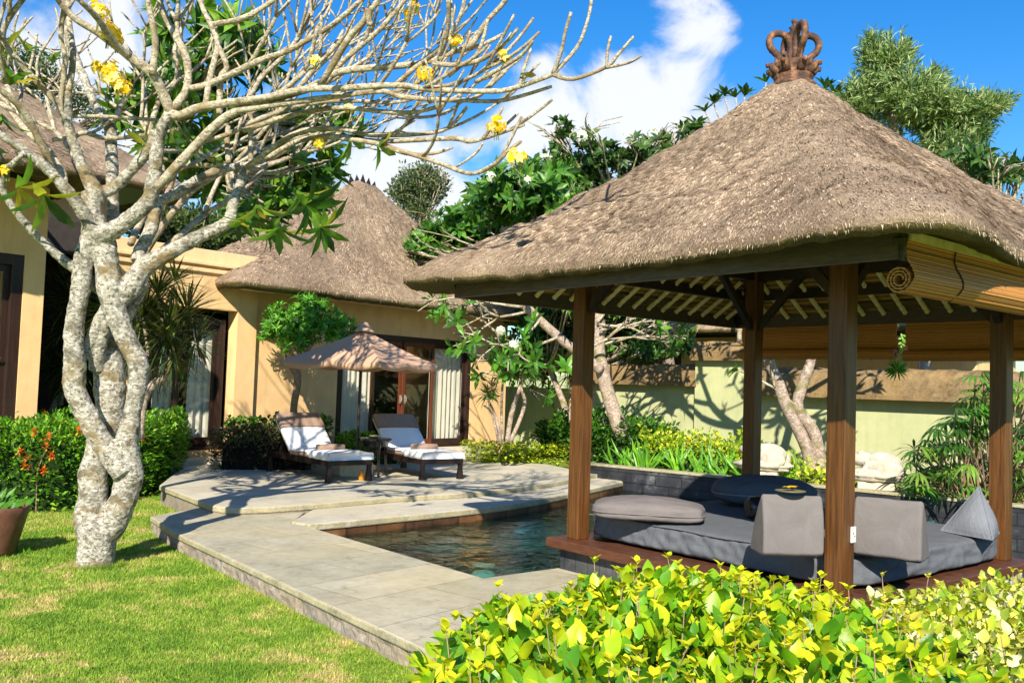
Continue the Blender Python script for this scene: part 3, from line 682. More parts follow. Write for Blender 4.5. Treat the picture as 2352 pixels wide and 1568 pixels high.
def wedge(label, a, b, back, hgt, mat, seed):
    # a,b: ground points of the front edge; triangular bolster standing on the mattress
    a, b = V(a), V(b); dx = (b-a); L = dx.length; rz = atan2(dx.y, dx.x); t = thing('wedge_cushion', label, 'cushion', (a.x, a.y, a.z), rz, 'wedge cushions on the mattress')
    m1 = MB(); n = 24; pr = []
    tri = [V((0, 0, 0)), V((0, back*.2, hgt)), V((0, back, 0))]
    for k in range(3):
        p, q = tri[k], tri[(k+1) % 3]
        for i in range(10):
            u = i/10; c = p.lerp(q, .04+.92*u); nn = V((0, (q-p).z, -(q-p).y)).normalized(); nn = nn if nn.dot(c-V((0, back*.4, hgt*.35))) > 0 else -nn
            pr.append(c+nn*.022*sin(pi*u)*(k != 2))
    K = len(pr); vs = []; cc = V((0, back*.42, hgt*.34))
    for i in range(n+1):
        u = i/n; x = L*u; e = min(1, .975+.025*min(u, 1-u)*24)
        for p in pr:
            q = cc+(p-cc)*e; s_ = V((x*4, q.y*5, q.z*5+seed)); q = q+V((0, 0, 0))+ (q-cc).normalized()*(.01*NZ.noise(s_)+.006*NZ.noise(s_*2.3)); vs.append(V((x, q.y, max(q.z, 0))))
    fs = [(i*K+j, i*K+(j+1) % K, (i+1)*K+(j+1) % K, (i+1)*K+j) for i in range(n) for j in range(K)] + [tuple(range(K-1, -1, -1)), tuple(n*K+j for j in range(K))]
    m1.add(vs, fs); m1.build('cushion_cover', M[mat], t, local=True, smooth=True, bevel=.02); return t
fa, fb = atz(1753, 1278, MT), atz(1895, 1281, MT)
wedge('wedge shaped grey cushion left of the near post with a yellow flower on it', fa, fb, .3, .44, 'cushion', 1)
fa, fb = atz(1955, 1275, MT), atz(2116, 1296, MT)
wedge('wedge shaped grey cushion just right of the near post', fa, fb, .3, .44, 'cushion', 4)
# pyramid cushion
a = atz(2160, 1218, MT); b = atz(2281, 1240, MT); d = b-a; nrm = V((-d.y, d.x, 0)).normalized()
c = (a+b)/2+nrm*.3; top = (a+b+c+c*.6)/3.6; top = (a+b)/2 + nrm*.16 + V((0, 0, .40))
t = thing('pyramid_cushion', 'pyramid shaped blue grey cushion near the right hand post', 'cushion', tuple(a))
def tri_puff(m1, p0, p1, p2, n=12, amt=.075):
    vs = []; ix = {}; nn = (p1-p0).cross(p2-p0).normalized()
    for i in range(n+1):
        for j in range(n+1-i):
            u, v_ = i/n, j/n; w_ = 1-u-v_; ix[i, j] = len(vs); vs.append(p0*w_+p1*u+p2*v_+nn*(amt*27*u*v_*w_*.5+amt*.5*min(u+v_, 1)*w_*0))
    fs = []
    for i in range(n):
        for j in range(n-i):
            fs.append((ix[i, j], ix[i+1, j], ix[i, j+1]))
            if j < n-i-1: fs.append((ix[i+1, j], ix[i+1, j+1], ix[i, j+1]))
    m1.add(vs, fs)
m1 = MB(); c2_ = (a+b)/2+nrm*.42
tri_puff(m1, a, b, top); tri_puff(m1, b, c2_, top); tri_puff(m1, c2_, a, top); tri_puff(m1, a, c2_, b, amt=.0)
m1.build('cushion_cover', M['cushion2'], t, smooth=False)
m1 = MB()
for p, q in ((a, top), (b, top), (a, b)): m1.tube([p, p.lerp(q, .5), q], .005, 5)
m1.build('piping', M['cushion2'], t)
# dark bolster, tray, flower, sunglasses
q = atz(1722, 1192, MT); t = thing('lacquer_bolster', 'glossy black rolled headrest lying behind the left wedge cushion', 'headrest', tuple(q), RAD(8))
m1 = MB(); m1.tube([(x, 0, .1) for x in (-.02, 0, .01, .25, .34, .36)], [.08, .095, .1, .1, .095, .08], 24); m1.build('roll', M['black'], t, local=True, smooth=True)
m1 = MB(); m1.tube([(-.023, 0, .1), (-.026, 0, .1)], [.078, .07], 24); m1.build('end_disc', M['darkwood'], t, local=True)
q = atd(1815, 1147, atz(1753, 1278, MT).y+.07); q.z = MT+.436
mb = MB(); T = Matrix.Translation(q) @ Matrix.Rotation(RAD(10), 4, 'Z'); mb.lathe([(0, 0), (.075, 0), (.1, .006), (.105, .011), (.098, .01), (.07, .005), (0, .005)], (0, 0, 0), 28, T=T)
o = mb.build('leaf_tray', simple('dark_leaf_tray', (.2, .19, .1), .4), smooth=True); tag(o, 'flat round dark tray balanced on top of the left wedge cushion', 'tray')
def flower(mb, c, s, col=(.95, .68, .04), n=5, up=V((0, 0, 1)), cen=(.9, .4, .02), rg=R):
    up = up.normalized(); a0 = rg.random()*6; t1 = up.orthogonal().normalized(); t2 = up.cross(t1)
    for i in range(n):
        a = a0+2*pi*i/n; d = (t1*cos(a)+t2*sin(a)+up*.45).normalized(); mb.leaf(c, d, up, s, s*.62, mul(col, rg.uniform(.85, 1.1)), .1, -.1+.5)
mb = MB(); mb.force = 1; flower(mb, q+V((-.01, .0, .03)), .045); flower(mb, q+V((.02, .01, .035)), .04)
o = mb.build('yellow_flower', M['petal']); tag(o, 'small yellow frangipani bloom resting on the dark tray', 'flower')
q = atz(2012, 1366, PZ+.004); t = thing('sunglasses', 'silver framed sunglasses lying on the platform at the mattress corner', 'sunglasses', tuple(q), RAD(25))
for s_ in (-1, 1):
    m1 = MB(); m1.ball((s_*.034, 0, .02), (.03, .008, .02), 14, 8); m1.build('lens', M['metal'], t, local=True, smooth=True)
    m1 = MB(); m1.tube([(s_*.066, 0, .03), (s_*.07, .06, .028), (s_*.068, .12, .012)], .003, 6); m1.build('temple', M['metal'], t, local=True)
m1 = MB(); m1.tube([(-.008, 0, .028), (0, 0, .032), (.008, 0, .028)], .003, 6); m1.build('bridge', M['metal'], t, local=True)
# ------------------------------------------------------------------ loungers
def lounger(label, foot_l, foot_r, head):
    fl, fr = atz(*foot_l, TZ), atz(*foot_r, TZ); f = (fl+fr)/2; hd = atz(*head, TZ)
    d = (f-hd); d.z = 0; rz = atan2(d.y, d.x); return f, rz
def make_lounger(label, loc, rz):
    t = thing('sun_lounger', label, 'sun lounger', loc, rz, 'sun loungers on the terrace')
    W2 = .375; L = 2.0
    m1 = MB(); m1.box(-L, 0, -W2, -W2+.035, .24, .33); m1.box(-L, 0, W2-.035, W2, .24, .33); m1.box(-.035, 0, -W2+.035, W2-.035, .25, .34); m1.box(-L, -L+.035, -W2+.035, W2-.035, .24, .33)
    for k in range(16): m1.box(-L+.1+k*.115, -L+.17+k*.115, -W2+.035, W2-.035, .3, .325)
    m1.build('frame', M['loungerwood'], t, local=True, bevel=.004)
    for x in (-.04, -L+.05):
        for y in (-W2+.03, W2-.03):
            m1 = MB(); z = .24; s0, s1 = .03, .045
            m1.add([V((x+i*s1, y+j*s1, 0)) for i, j in ((-1, -1), (1, -1), (1, 1), (-1, 1))] + [V((x+i*s0, y+j*s0, .2)) for i, j in ((-1, -1), (1, -1), (1, 1), (-1, 1))] + [V((x+i*.036, y+j*.036, .335)) for i, j in ((-1, -1), (1, -1), (1, 1), (-1, 1))],
                   [(0, 3, 2, 1)] + [(q+i, q+(i+1) % 4, q+4+(i+1) % 4, q+4+i) for q in (0, 4) for i in range(4)] + [(8, 9, 10, 11)])
            m1.build('leg', M['loungerwood'], t, local=True, bevel=.005)
    hinge = -L+.78; bl_ = .78; ang = RAD(42)
    def prof(u):      # u along mattress from foot 0 to head
        s = u
        if s < -hinge: return V((-s, 0, .335)), V((0, 0, 1))
        r = s+hinge; return V((hinge-r*cos(ang), 0, .335+r*sin(ang))), V((sin(ang), 0, cos(ang)))
    def pad(name, u0, u1, w0, th0, th1, mat, par, sag=0, seed=0, n=30, hang=0, wr=.008, hangw=None):
        m1 = MB(); vs = []; sec = [(-1, th0), (-1, th0+(th1-th0)*.6), (-.96, th1), (-.6, th1+.006), (0, th1+.008), (.6, th1+.006), (.96, th1), (1, th0+(th1-th0)*.6), (1, th0)]
        K = len(sec)
        for i in range(n+1):
            u = u0+(u1-u0)*i/n; p, nn = prof(u)
            if -hinge-.12 < u < -hinge+.12: k_ = (u+hinge+.12)/.24; nn = V((sin(ang*k_), 0, cos(ang*k_)))
            for (y, z) in sec:
                zz = z; yy = y*w0
                if hang and abs(y) == 1 and z == th0: zz = z-hang*(hangw(u) if hangw else 1)
                q = p+nn*zz+V((0, yy, 0)); s_ = V((q.x*6, q.y*6, q.z*6+seed)); q += nn*wr*NZ.noise(s_)+V((0, wr*NZ.noise(s_*1.7)*(abs(y) == 1), 0)); vs.append(q)
        fs = [(i*K+j, i*K+j+1, (i+1)*K+j+1, (i+1)*K+j) for i in range(n) for j in range(K-1)] + [tuple(range(K)), tuple(n*K+j for j in range(K-1, -1, -1))] + [(i*K, (i+1)*K, (i+1)*K+K-1, i*K+K-1) for i in range(n)]
        m1.add(vs, fs); return m1.build(name, mat, par, local=True, smooth=True)
    ml = -hinge+bl_
    mt_ = pad('mattress', .0, ml, W2, .0, .085, M['browncloth'], t, seed=1)
    m1 = MB(); m1.bar((hinge, -W2+.05, .33), (hinge-bl_*cos(ang), -W2+.05, .33+bl_*sin(ang)-.01), .03, .03); m1.bar((hinge, W2-.05, .33), (hinge-bl_*cos(ang), W2-.05, .33+bl_*sin(ang)-.01), .03, .03)
    m1.bar((hinge-.5*cos(ang), 0, .33+.5*sin(ang)), (hinge-.62, 0, .3), .5, .03); m1.build('backrest_frame', M['loungerwood'], t, local=True)
    tw = pad('towel', -.015, ml-.005, W2+.012, .05, .1, M['towel'], None, seed=3, hang=.055, wr=.012, hangw=lambda u: 1.0 if u < .62 else (-.35 if u < 1.25 else .6))
    tw.location = loc; tw.rotation_euler = (0, 0, rz)
    hp = pad('headrest_pad', ml-.3, ml+.015, W2+.02, .06, .13, M['browncloth'], t, seed=4)
    # rolled brown towel near the foot
    rl = MB(); rl.tube([(-.62, y, .475) for y in (-.24, -.23, .0, .23, .24)], [.03, .05, .053, .05, .03], 16); ro = rl.build('rolled_towel', M['browncloth'], smooth=True); ro.location = loc; ro.rotation_euler = (0, 0, rz)
    return t, tw, ro
for (a, b, hd, l1, l2, l3) in (((758, 1106), (850, 1108), (670, 1081), 'left hand sun lounger with its backrest fully in shade', 'white towel spread over the left hand sun lounger', 'rolled brown towel on the foot half of the left hand lounger'),
                               ((976, 1103), (1055, 1100), (905, 1079), 'right hand sun lounger, nearer the big glass doors', 'white towel spread over the right hand sun lounger', 'rolled brown towel on the foot half of the right hand lounger')):
    f, rz = lounger('', a, b, hd); t, tw, ro = make_lounger(l1, (f.x, f.y, TZ), rz)
    tag(tw, l2, 'towel', 'towels spread over the sun loungers'); tag(ro, l3, 'rolled towel', 'rolled towels on the sun loungers')
# side table
q = atz(853, 1095, TZ); q.y += .25; t = thing('side_table', 'small round black side table standing between the two sun loungers', 'table', tuple(q))
m1 = MB(); m1.lathe([(0, .56), (.25, .56), (.27, .575), (.27, .6), (.25, .605), (0, .605)], n=32); m1.lathe([(.2, .47), (.22, .56)], n=32); m1.build('table_top', M['black'], t, local=True, smooth=False)
for j in range(4):
    a = j*pi/2+.5; m1 = MB(); m1.tube([(cos(a)*.2, sin(a)*.2, .56), (cos(a)*.19, sin(a)*.19, .3), (cos(a)*.21, sin(a)*.21, 0)], [.028, .024, .02], 8); m1.build('leg', M['black'], t, local=True)
mb = MB(); mb.lathe([(0, .61), (.04, .61), (.1, .64), (.105, .645), (.09, .637), (.03, .617), (0, .617)], q, 20); o = mb.build('dish', M['bamboo'], smooth=True); tag(o, 'shallow tan dish on the black side table', 'dish')
mb = MB(); mb.lathe([(0, 0), (.045, 0), (.05, .05), (.04, .11), (.02, .14), (.02, .16), (0, .16)], atz(830, 1102, TZ), 14); o = mb.build('bottle', simple('orange_bottle', (.8, .3, .03), .4), smooth=True); tag(o, 'small orange bottle standing under the black side table', 'bottle')
# umbrella
ub = atz(818, 1092, TZ); ub.z = TZ; UY = ub.y
t = thing('garden_umbrella', 'square brown canvas umbrella over the two sun loungers', 'umbrella', tuple(ub))
ap = atd(843, 745, UY); hgt = ap.z
mb = MB(); mb.tube([ub, V((ub.x, ub.y, hgt-.05))], .022, 12); mb.build('pole', M['darkwood'], t)
mb = MB(); mb.box(ub.x-.24, ub.x+.24, ub.y-.2, ub.y+.2, TZ, TZ+.2); mb.build('stone_foot', M['cream_stone'], t, bevel=.02)
cn = [atd(643, 805, UY+.15), atd(872, 848, UY-1.35), atd(1008, 845, UY+.25), None]; zc_ = sum(c.z for c in cn[:3])/3
for c in cn[:3]: c.z = zc_
cc = (cn[0]+cn[2])/2; cn[3] = cc*2-cn[1]; 
top = V((ub.x+.03, ub.y, hgt-.08)); mb = MB(); n = 26; n2 = 14
vs = []
for i in range(4):
    a, b = cn[i], cn[(i+1) % 4]
    for j in range(n):
        u = j/n; e = a.lerp(b, u); e = e + (cc-e)*.045*sin(pi*u)*1.0
        for k in range(n2+1):
            v_ = k/n2; p = top.lerp(e, v_); rib = abs(sin(2*pi*u)); p.z -= .045*rib*v_ + .03*sin(pi*v_); p.z += .008*NZ.noise(p*3)
            if abs(u-.5) > .49: pass
            vs.append(p)
K = n2+1; tot = 4*n
fs = [(i*K+k, i*K+k+1, ((i+1) % tot)*K+k+1, ((i+1) % tot)*K+k) for i in range(tot) for k in range(n2)]
mb.add(vs, fs)
rim = [vs[i*K+n2] for i in range(tot)]
vs2 = []
for i, p in enumerate(rim): vs2 += [p, p+V((0, 0, -.09))+(cc-p).normalized()*.02]
mb.add(vs2, [(2*i, 2*i+1, (2*i+3) % (2*tot), (2*i+2) % (2*tot)) for i in range(tot)])
cpy = mb.build('canopy', M['canopy'], t, smooth=True)
sm = cpy.modifiers.new('thickness', 'SOLIDIFY'); sm.thickness = .004
mb = MB(); mb.lathe([(.17, -.1), (.1, -.03), (.075, .02), (.06, .05), (.0, .06)], (top.x, top.y, hgt-.02), 20); mb.build('vent_cap', M['canopy'], t, smooth=True)
for i in range(4):
    for p in (cn[i], cn[i].lerp(cn[(i+1) % 4], .5)):
        mb = MB(); mb.tube([top-V((0, 0, .1)), top.lerp(p, .5)-V((0, 0, .13)), p+(cc-p)*.08-V((0, 0, .05))], .01, 6); mb.build('rib', M['darkwood'], t)
# ------------------------------------------------------------------ villa
HA = atan2(.764, .645); P0 = V((-4.98, 16.4, 0))
def wallbox(m1, t0, t1, q0, q1, z0, z1, holes):
    # wall block with rectangular openings (t0,t1,z0,z1)
    ts = sorted({t0, t1, *[x for h_ in holes for x in h_[:2]]})
    for a, b in zip(ts, ts[1:]):
        hs = [h_ for h_ in holes if h_[0] <= a and h_[1] >= b]
        if not hs: m1.box(a, b, q0, q1, z0, z1)
        else:
            if hs[0][2] > z0: m1.box(a, b, q0, q1, z0, hs[0][2])
            m1.box(a, b, q0, q1, hs[0][3], z1)
def curtain(m1, a, b, q, z0, z1):
    n = int((b-a)/.02); vs = []
    for i in range(n+1):
        x = a+(b-a)*i/n; y = q+.028*sin(x*42)+.012*sin(x*95+1); vs += [V((x, y, z0)), V((x, y, z1))]
    m1.add(vs, [(2*i, 2*i+2, 2*i+3, 2*i+1) for i in range(n)])
def door(par, a, b, q, z0, z1, leaves, curt, label, hand=None, red=(), fw=.11):
    m1 = MB(); m1.box(a, a+fw, q-.04, q+.08, z0, z1); m1.box(b-fw, b, q-.04, q+.08, z0, z1); m1.box(a+fw, b-fw, q-.04, q+.08, z1-fw, z1); m1.box(a+fw, b-fw, q-.04, q+.08, z0, z0+.06)
    d = m1.build('door', M['doorwood'], par, local=True, bevel=.006, label=label)
    for i, (x0, x1) in enumerate(leaves):
        r = i in red; mt_ = M['redwood'] if r else M['doorwood']; s = .075; yq = q+.01+.035*(i % 2)
        m1 = MB(); m1.box(x0, x0+s, yq, yq+.035, z0+.06, z1-fw); m1.box(x1-s, x1, yq, yq+.035, z0+.06, z1-fw); m1.box(x0+s, x1-s, yq, yq+.035, z1-fw-.1, z1-fw); m1.box(x0+s, x1-s, yq, yq+.035, z0+.06, z0+.22)
        m1.build('door_leaf', mt_, d, local=True, bevel=.004)
        m1 = MB(); m1.box(x0+s, x1-s, yq+.012, yq+.02, z0+.22, z1-fw-.1); m1.build('pane', M['glass'], d, local=True)
    for (x0, x1) in curt:
        m1 = MB(); curtain(m1, x0, x1, q+.2, z0+.08, z1-fw); m1.build('curtain', M['curtain'], d, local=True, smooth=True)
    for x in hand or ():
        m1 = MB(); m1.box(x-.022, x+.022, q-.012, q-.0, z0+1.0, z0+1.18); m1.tube([(x, q-.01, z0+1.05), (x, q-.05, z0+1.05), (x, q-.05, z0+1.13), (x, q-.01, z0+1.13)], .008, 6); m1.build('handle', M['brass'], d, local=True)
    return d
vt = thing('bedroom_villa', 'ochre walled villa with a thatched hip roof and wide glass doors behind the umbrella', 'building', tuple(P0), HA)
m1 = MB(); wallbox(m1, .47, 7.65, .09, .33, -.2, 3.45, [(2.46, 6.39, .16, 2.6)]); m1.box(7.41, 7.65, .33, 4.6, -.2, 3.45); m1.box(.47, 7.41, 4.36, 4.6, -.2, 3.45); m1.build('wall', M['ochre'], vt, local=True)
m1 = MB(); m1.box(.6, 7.2, 3.2, 3.25, .1, 3.3); m1.box(.6, 7.2, .35, 3.2, .02, .12); m1.build('room', M['shadedark'], vt, local=True)
m1 = MB(); m1.box(2.0, 6.5, -.5, .09, .0, .2); m1.build('door_step', M['cream_stone'], vt, local=True, bevel=.01)
door(vt, 2.46, 6.39, .14, .16, 2.6, [(2.57, 3.5), (3.43, 4.3), (4.3, 5.24), (5.17, 6.28)], [(2.6, 3.55), (5.3, 6.38)], 'wide four leaf glass door with white curtains', hand=(4.23, 4.37), red=(1, 2))
m1 = MB(); m1.box(3.6, 4.0, 1.6, 1.65, 1.0, 1.6); m1.build('lamp_shade', M['gold'], vt, local=True)
roof(vt, 4.4, 2.1, 4.05, 1.42, 3.42, 6.0, .3, .22, flare=.03, nexp=16, edge=.2, nblade=90000, bl=.06, bw=.0055, seed=11, pw=1.2, NA=420, NS=90, rough=1.2, lip=.13)
m1 = MB(); o_ = -.52
for a, b in (((-.2, o_), (8.1, o_)), ((-.2, o_), (-.2, 3.4)), ((8.1, o_), (8.1, 3.6))): m1.bar((*a, 3.26), (*b, 3.26), .05, .13)
m1.build('eave_board', M['darkwood'], vt, local=True)
m1 = MB(); m1.box(-.18, 8.08, -.5, 3.4, 3.33, 3.36); m1.build('soffit', M['darkwood'], vt, local=True)
for x in (-.35,):
    m1 = MB(); m1.box(-.1, 8.0, -.42, -.3, 3.14, 3.3); m1.build('eave_beam', M['ochre2'], vt, local=True)
m1 = MB()
for k in range(1, 6):
    x = 4.05-.42+k*.14; m1.add([V((x-.07, 1.35, 5.9)), V((x+.07, 1.35, 5.9)), V((x+.07, 1.55, 5.9)), V((x-.07, 1.55, 5.9)), V((x+.04*(k-3), 1.45, 6.26-(.05*abs(k-3))))], [(0, 1, 4), (1, 2, 4), (2, 3, 4), (3, 0, 4)])
m1.box(3.72, 4.4, 1.33, 1.57, 5.8, 5.95); m1.build('ridge_crest', M['darkwood'], vt, local=True)
# link building
lk = thing('flat_roofed_wing', 'flat roofed ochre wing with a moulded parapet and one sliding door behind the tree', 'building', tuple(P0), HA)
m1 = MB(); wallbox(m1, -2.2, .47, 0, .3, -.2, 3.55, [(-1.75, .07, .3, 2.78)]); m1.build('wall', M['ochre'], lk, local=True)
m1 = MB(); m1.box(-7.5, -2.2, 1.5, 1.6, -.2, 3.5); m1.build('veranda_wall', M['shadedark'], lk, local=True)  # set-back wall coloured near black in place of the recess's shade
m1 = MB(); m1.box(-2.22, .52, -.05, .35, 3.40, 3.47); m1.box(-2.25, .55, -.085, .35, 3.52, 3.58); m1.box(-2.28, .58, -.03, .35, 3.58, 3.80); m1.build('parapet', M['ochre2'], lk, local=True, bevel=.01)
m1 = MB(); m1.box(-6.5, .2, 3.0, 3.05, .1, 3.3); m1.box(-6.5, .2, .3, 3.0, .2, .28); m1.box(-6.5, .4, .3, 3.05, 3.45, 3.5); m1.build('room', M['shadedark'], lk, local=True)
m1 = MB(); m1.box(-1.5, .2, -.55, -.0, -.1, .2); m1.box(-1.35, .3, -.85, -.55, -.1, .13); m1.build('door_step', M['cream_stone'], lk, local=True, bevel=.01)
door(lk, -1.75, -.04, .24, .3, 2.62, [(-1.64, -.9), (-.94, -.15)], [(-.62, -.14), (-1.25, -.9)], 'sliding glass door with a gathered white curtain', hand=(-1.58,), fw=.1)
# left villa
q0 = V((-6.67, 13., 0)); lv = thing('left_villa', 'large thatched ochre villa at the left edge with a tall dark grilled door', 'building', tuple(q0), HA)
m1 = MB(); wallbox(m1, -8, 0, 0, .3, -.2, 4.25, [(-2.7, -.28, .2, 3.2)]); m1.box(-.3, 0, .3, 1.2, -.2, 4.25); m1.build('wall', M['ochre'], lv, local=True)
m1 = MB(); m1.box(-8, 2.0, 3.2, 3.4, -.2, 4.3); m1.build('veranda_wall', M['shadedark'], lv, local=True)  # shade under the deep eave is put into this wall's dark colour
dr = door(lv, -2.7, -.28, .06, .2, 3.2, [(-2.55, -1.49), (-1.49, -.43)], [(-1.4, -1.1)], 'tall dark door with curled iron grilles', fw=.15)
m1 = MB()
for x in (-1.2, -.8):
    for z in (.8, 1.2, 1.6, 2.0, 2.4, 2.7): m1.tube([(x+.13*cos(a*.7), .04, z+.13*sin(a*.7)) for a in range(10)], .009, 5)
m1.bar((-1.42, .04, 1.75), (-.5, .04, 1.75), .02, .03); m1.bar((-.97, .04, .5), (-.97, .04, 3.0), .02, .03); m1.build('grille', M['cord'], dr, local=True)
m1 = MB(); m1.box(-8, 2.2, 3.0, 3.1, .1, 4.2); m1.build('room', M['shadedark'], lv, local=True)
roof(lv, 4.0, 4.0, -3.8, 2.8, 4.4, 7.3, .6, .4, flare=.03, nexp=16, edge=.22, nblade=40000, bl=.1, bw=.009, seed=21, pw=1.15, NA=420, NS=90, rough=1.3)
m1 = MB()
for x in [i*.35-7 for i in range(20)]: m1.bar((x, -1.0, 4.2), (x, 2.0, 5.3), .05, .07)
m1.bar((-7.5, -.95, 4.2), (-.1, -.95, 4.2), .08, .1)
m1.build('eave_rafter', M['platform'], lv, local=True)
rc = atd(415, 432, 18.5); rr_ = thing('rear_villa', 'thatched villa roof showing through the bare branches behind the flat parapet', 'building', (rc.x, rc.y, 0), HA)
m1 = MB(); m1.box(-10, -.9, .9, 7, 0, 5.3); m1.build('wall', M['ochre'], rr_, local=True)
m1 = MB(); m1.box(-10, -.1, .1, 7, 5.24, 5.3); m1.build('soffit', M['darkwood'], rr_, local=True)
roof(rr_, 5.2, 3.7, -5.0, 3.5, 5.45, 8.6, .6, .4, flare=.03, nexp=16, edge=.22, nblade=50000, bl=.09, bw=.008, seed=25, pw=1.1, NA=420, NS=90, rough=1.3)
# distant villa behind the garden wall
q = atd(1690, 900, 25.); dv = thing('distant_villa', 'distant thatched villa partly seen over the garden wall', 'building', (q.x, q.y, 0), atan2(-.645, .764))
m1 = MB(); m1.box(-1.7, 6, 0, 4, 0, 3.15); m1.build('wall', M['ochre'], dv, local=True)
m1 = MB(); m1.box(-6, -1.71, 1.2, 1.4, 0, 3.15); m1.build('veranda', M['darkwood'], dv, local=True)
roof(dv, 6.0, 4.0, .5, 1.5, 3.35, 6.0, .5, .3, flare=.03, edge=.2, nblade=8000, bl=.12, bw=.012, seed=31, NA=160, NS=40)
# garden walls
gw = V((3.9, 19, 0)); GWA = atan2(-.645, .764)
def coping(m1, x0, x1, z0, r, dz=.0, n=40):
    vs = []; K = 10; nx = max(2, int((x1-x0)/.08))
    for i in range(nx+1):
        x = x0+(x1-x0)*i/nx
        for j in range(K+1):
            a = pi*j/K; k = 1+.1*fbm(V((x*3, a*2, z0)), 3); vs.append(V((x, .12-cos(a)*r*1.05*k, z0+sin(a)*r*1.5*k)))
    m1.add(vs, [(i*(K+1)+j, (i+1)*(K+1)+j, (i+1)*(K+1)+j+1, i*(K+1)+j+1) for i in range(nx) for j in range(K)] + [tuple(range(K+1)), tuple(nx*(K+1)+j for j in range(K, -1, -1))])
    m1.box(x0+.01, x1-.01, .12-r*1.25, .12+r*1.25, z0-.07, z0+.01)
def gwall(label, x0, x1, zt, zc_, r, off=0, cap=True):
    p = gw + V((.645, .764, 0))*off
    t = thing('garden_wall', label, 'wall', (p.x, p.y, 0), GWA)
    m1 = MB(); m1.box(x0, x1, 0, .24, 0, zt); m1.build('wall_face', M['green'], t, local=True)
    if cap: m1 = MB(); coping(m1, x0-.06, x1+.06, zc_, r); m1.build('coping', M['coping'], t, local=True, smooth=False)
    return t
gwall('section of pale green garden wall left of the pier, dappled by branch shadows', -3.2, -.02, 1.74, 1.8, .26)
gwall('pale green wall pier standing taller than the wall on both sides', -.0, 1.15, 2.3, 2.33, .22, -.18)
gwall('long pale green garden wall right of the pier, behind the white frog statues', 1.15, 12, 1.62, 1.66, .32)
gwall('shaded low green wall between the villa and the leaning tree', -7.5, -3.2, 1.6, 1.6, .2, 1.6, cap=False)
# frogs
def frog(label, px, py, dist, flip, s, rz):
    q = pw0+pwb*(.18+dist); 
    d = ray(px, 0); k = d.x/d.y
    # intersect view direction with a line parallel to the pool wall
    tt = (k*q.y-q.x)/(pwd.x-k*pwd.y); p = q+pwd*tt
    z = atd(px, py, p.y).z
    t = thing('frog_statue', label, 'statue', (p.x, p.y, z), rz, 'white stone frogs behind the pool wall')
    m1 = MB(); m1.box(-.25*s, .27*s, -.2*s, .2*s, -z+.0, 0); m1.build('plinth', M['cream_stone'], t, local=True, bevel=.015)
    m1 = MB(); m1.ball((0, 0, .09*s), (.47*s, .27*s, .13*s), 40, 20, nz=.0)
    for i, v_ in enumerate(m1.v):
        k_ = 1+.12*fbm(v_*9/s, 3)+.05*sin(v_.z*80); m1.v[i] = V((v_.x*k_, v_.y*k_, max(0.002, v_.z)))
    base = m1.build('rock_base', M['white_stone'], t, local=True, smooth=True)
    m1 = MB()
    m1.ball((.08*s, 0, .26*s), (.3*s, .2*s, .2*s), 30, 16); m1.ball((-.2*s, 0, .33*s), (.2*s, .16*s, .115*s), 24, 14)
    for y in (-1, 1):
        m1.ball((-.22*s, y*.09*s, .42*s), (.05*s, .045*s, .045*s), 12, 8)
        m1.ball((.2*s, y*.17*s, .19*s), (.2*s, .08*s, .13*s), 20, 12); m1.tube([(.3*s, y*.2*s, .12*s), (.12*s, y*.25*s, .1*s), (0, y*.26*s, .1*s)], [.06*s, .045*s, .03*s], 10)
        m1.tube([(-.1*s, y*.13*s, .26*s), (-.16*s, y*.18*s, .17*s), (-.24*s, y*.19*s, .12*s)], [.06*s, .045*s, .035*s], 10)
        for k_ in (-1, 0, 1): m1.tube([(-.24*s, y*.19*s, .12*s), (-.31*s, y*.19*s+k_*.03*s, .1*s)], [.015*s, .012*s], 6)
    o = m1.build('frog_body', M['white_stone'], t, local=True, smooth=True)
    rm = o.modifiers.new('fuse', 'REMESH'); rm.mode = 'VOXEL'; rm.voxel_size = .012; rm.use_smooth_shade = True
    m1 = MB(); m1.tube([(-.395*s, -.09*s, .32*s), (-.4*s, 0, .31*s), (-.395*s, .09*s, .32*s)], .008, 6); m1.build('mouth', M['coping'], t, local=True)
frog('white stone frog half hidden behind the far dark post of the gazebo', 1775, 1081, .25, 1, .98, RAD(-30))
frog('white stone frog on a square plinth right of the near post, fully in view', 2028, 1106, .25, 1, .98, RAD(-25))
# pot
q = atz(-18, 1275, LZ); t = thing('garden_pot', 'brown glazed plant pot cut off by the left edge of the lawn', 'pot', tuple(q))
m1 = MB(); m1.lathe([(0, 0), (.17, 0), (.2, .05), (.29, .4), (.3, .46), (.29, .475), (.265, .465), (.26, .43), (0, .42)], n=36); m1.build('pot_body', M['terracotta'], t, local=True, smooth=True)
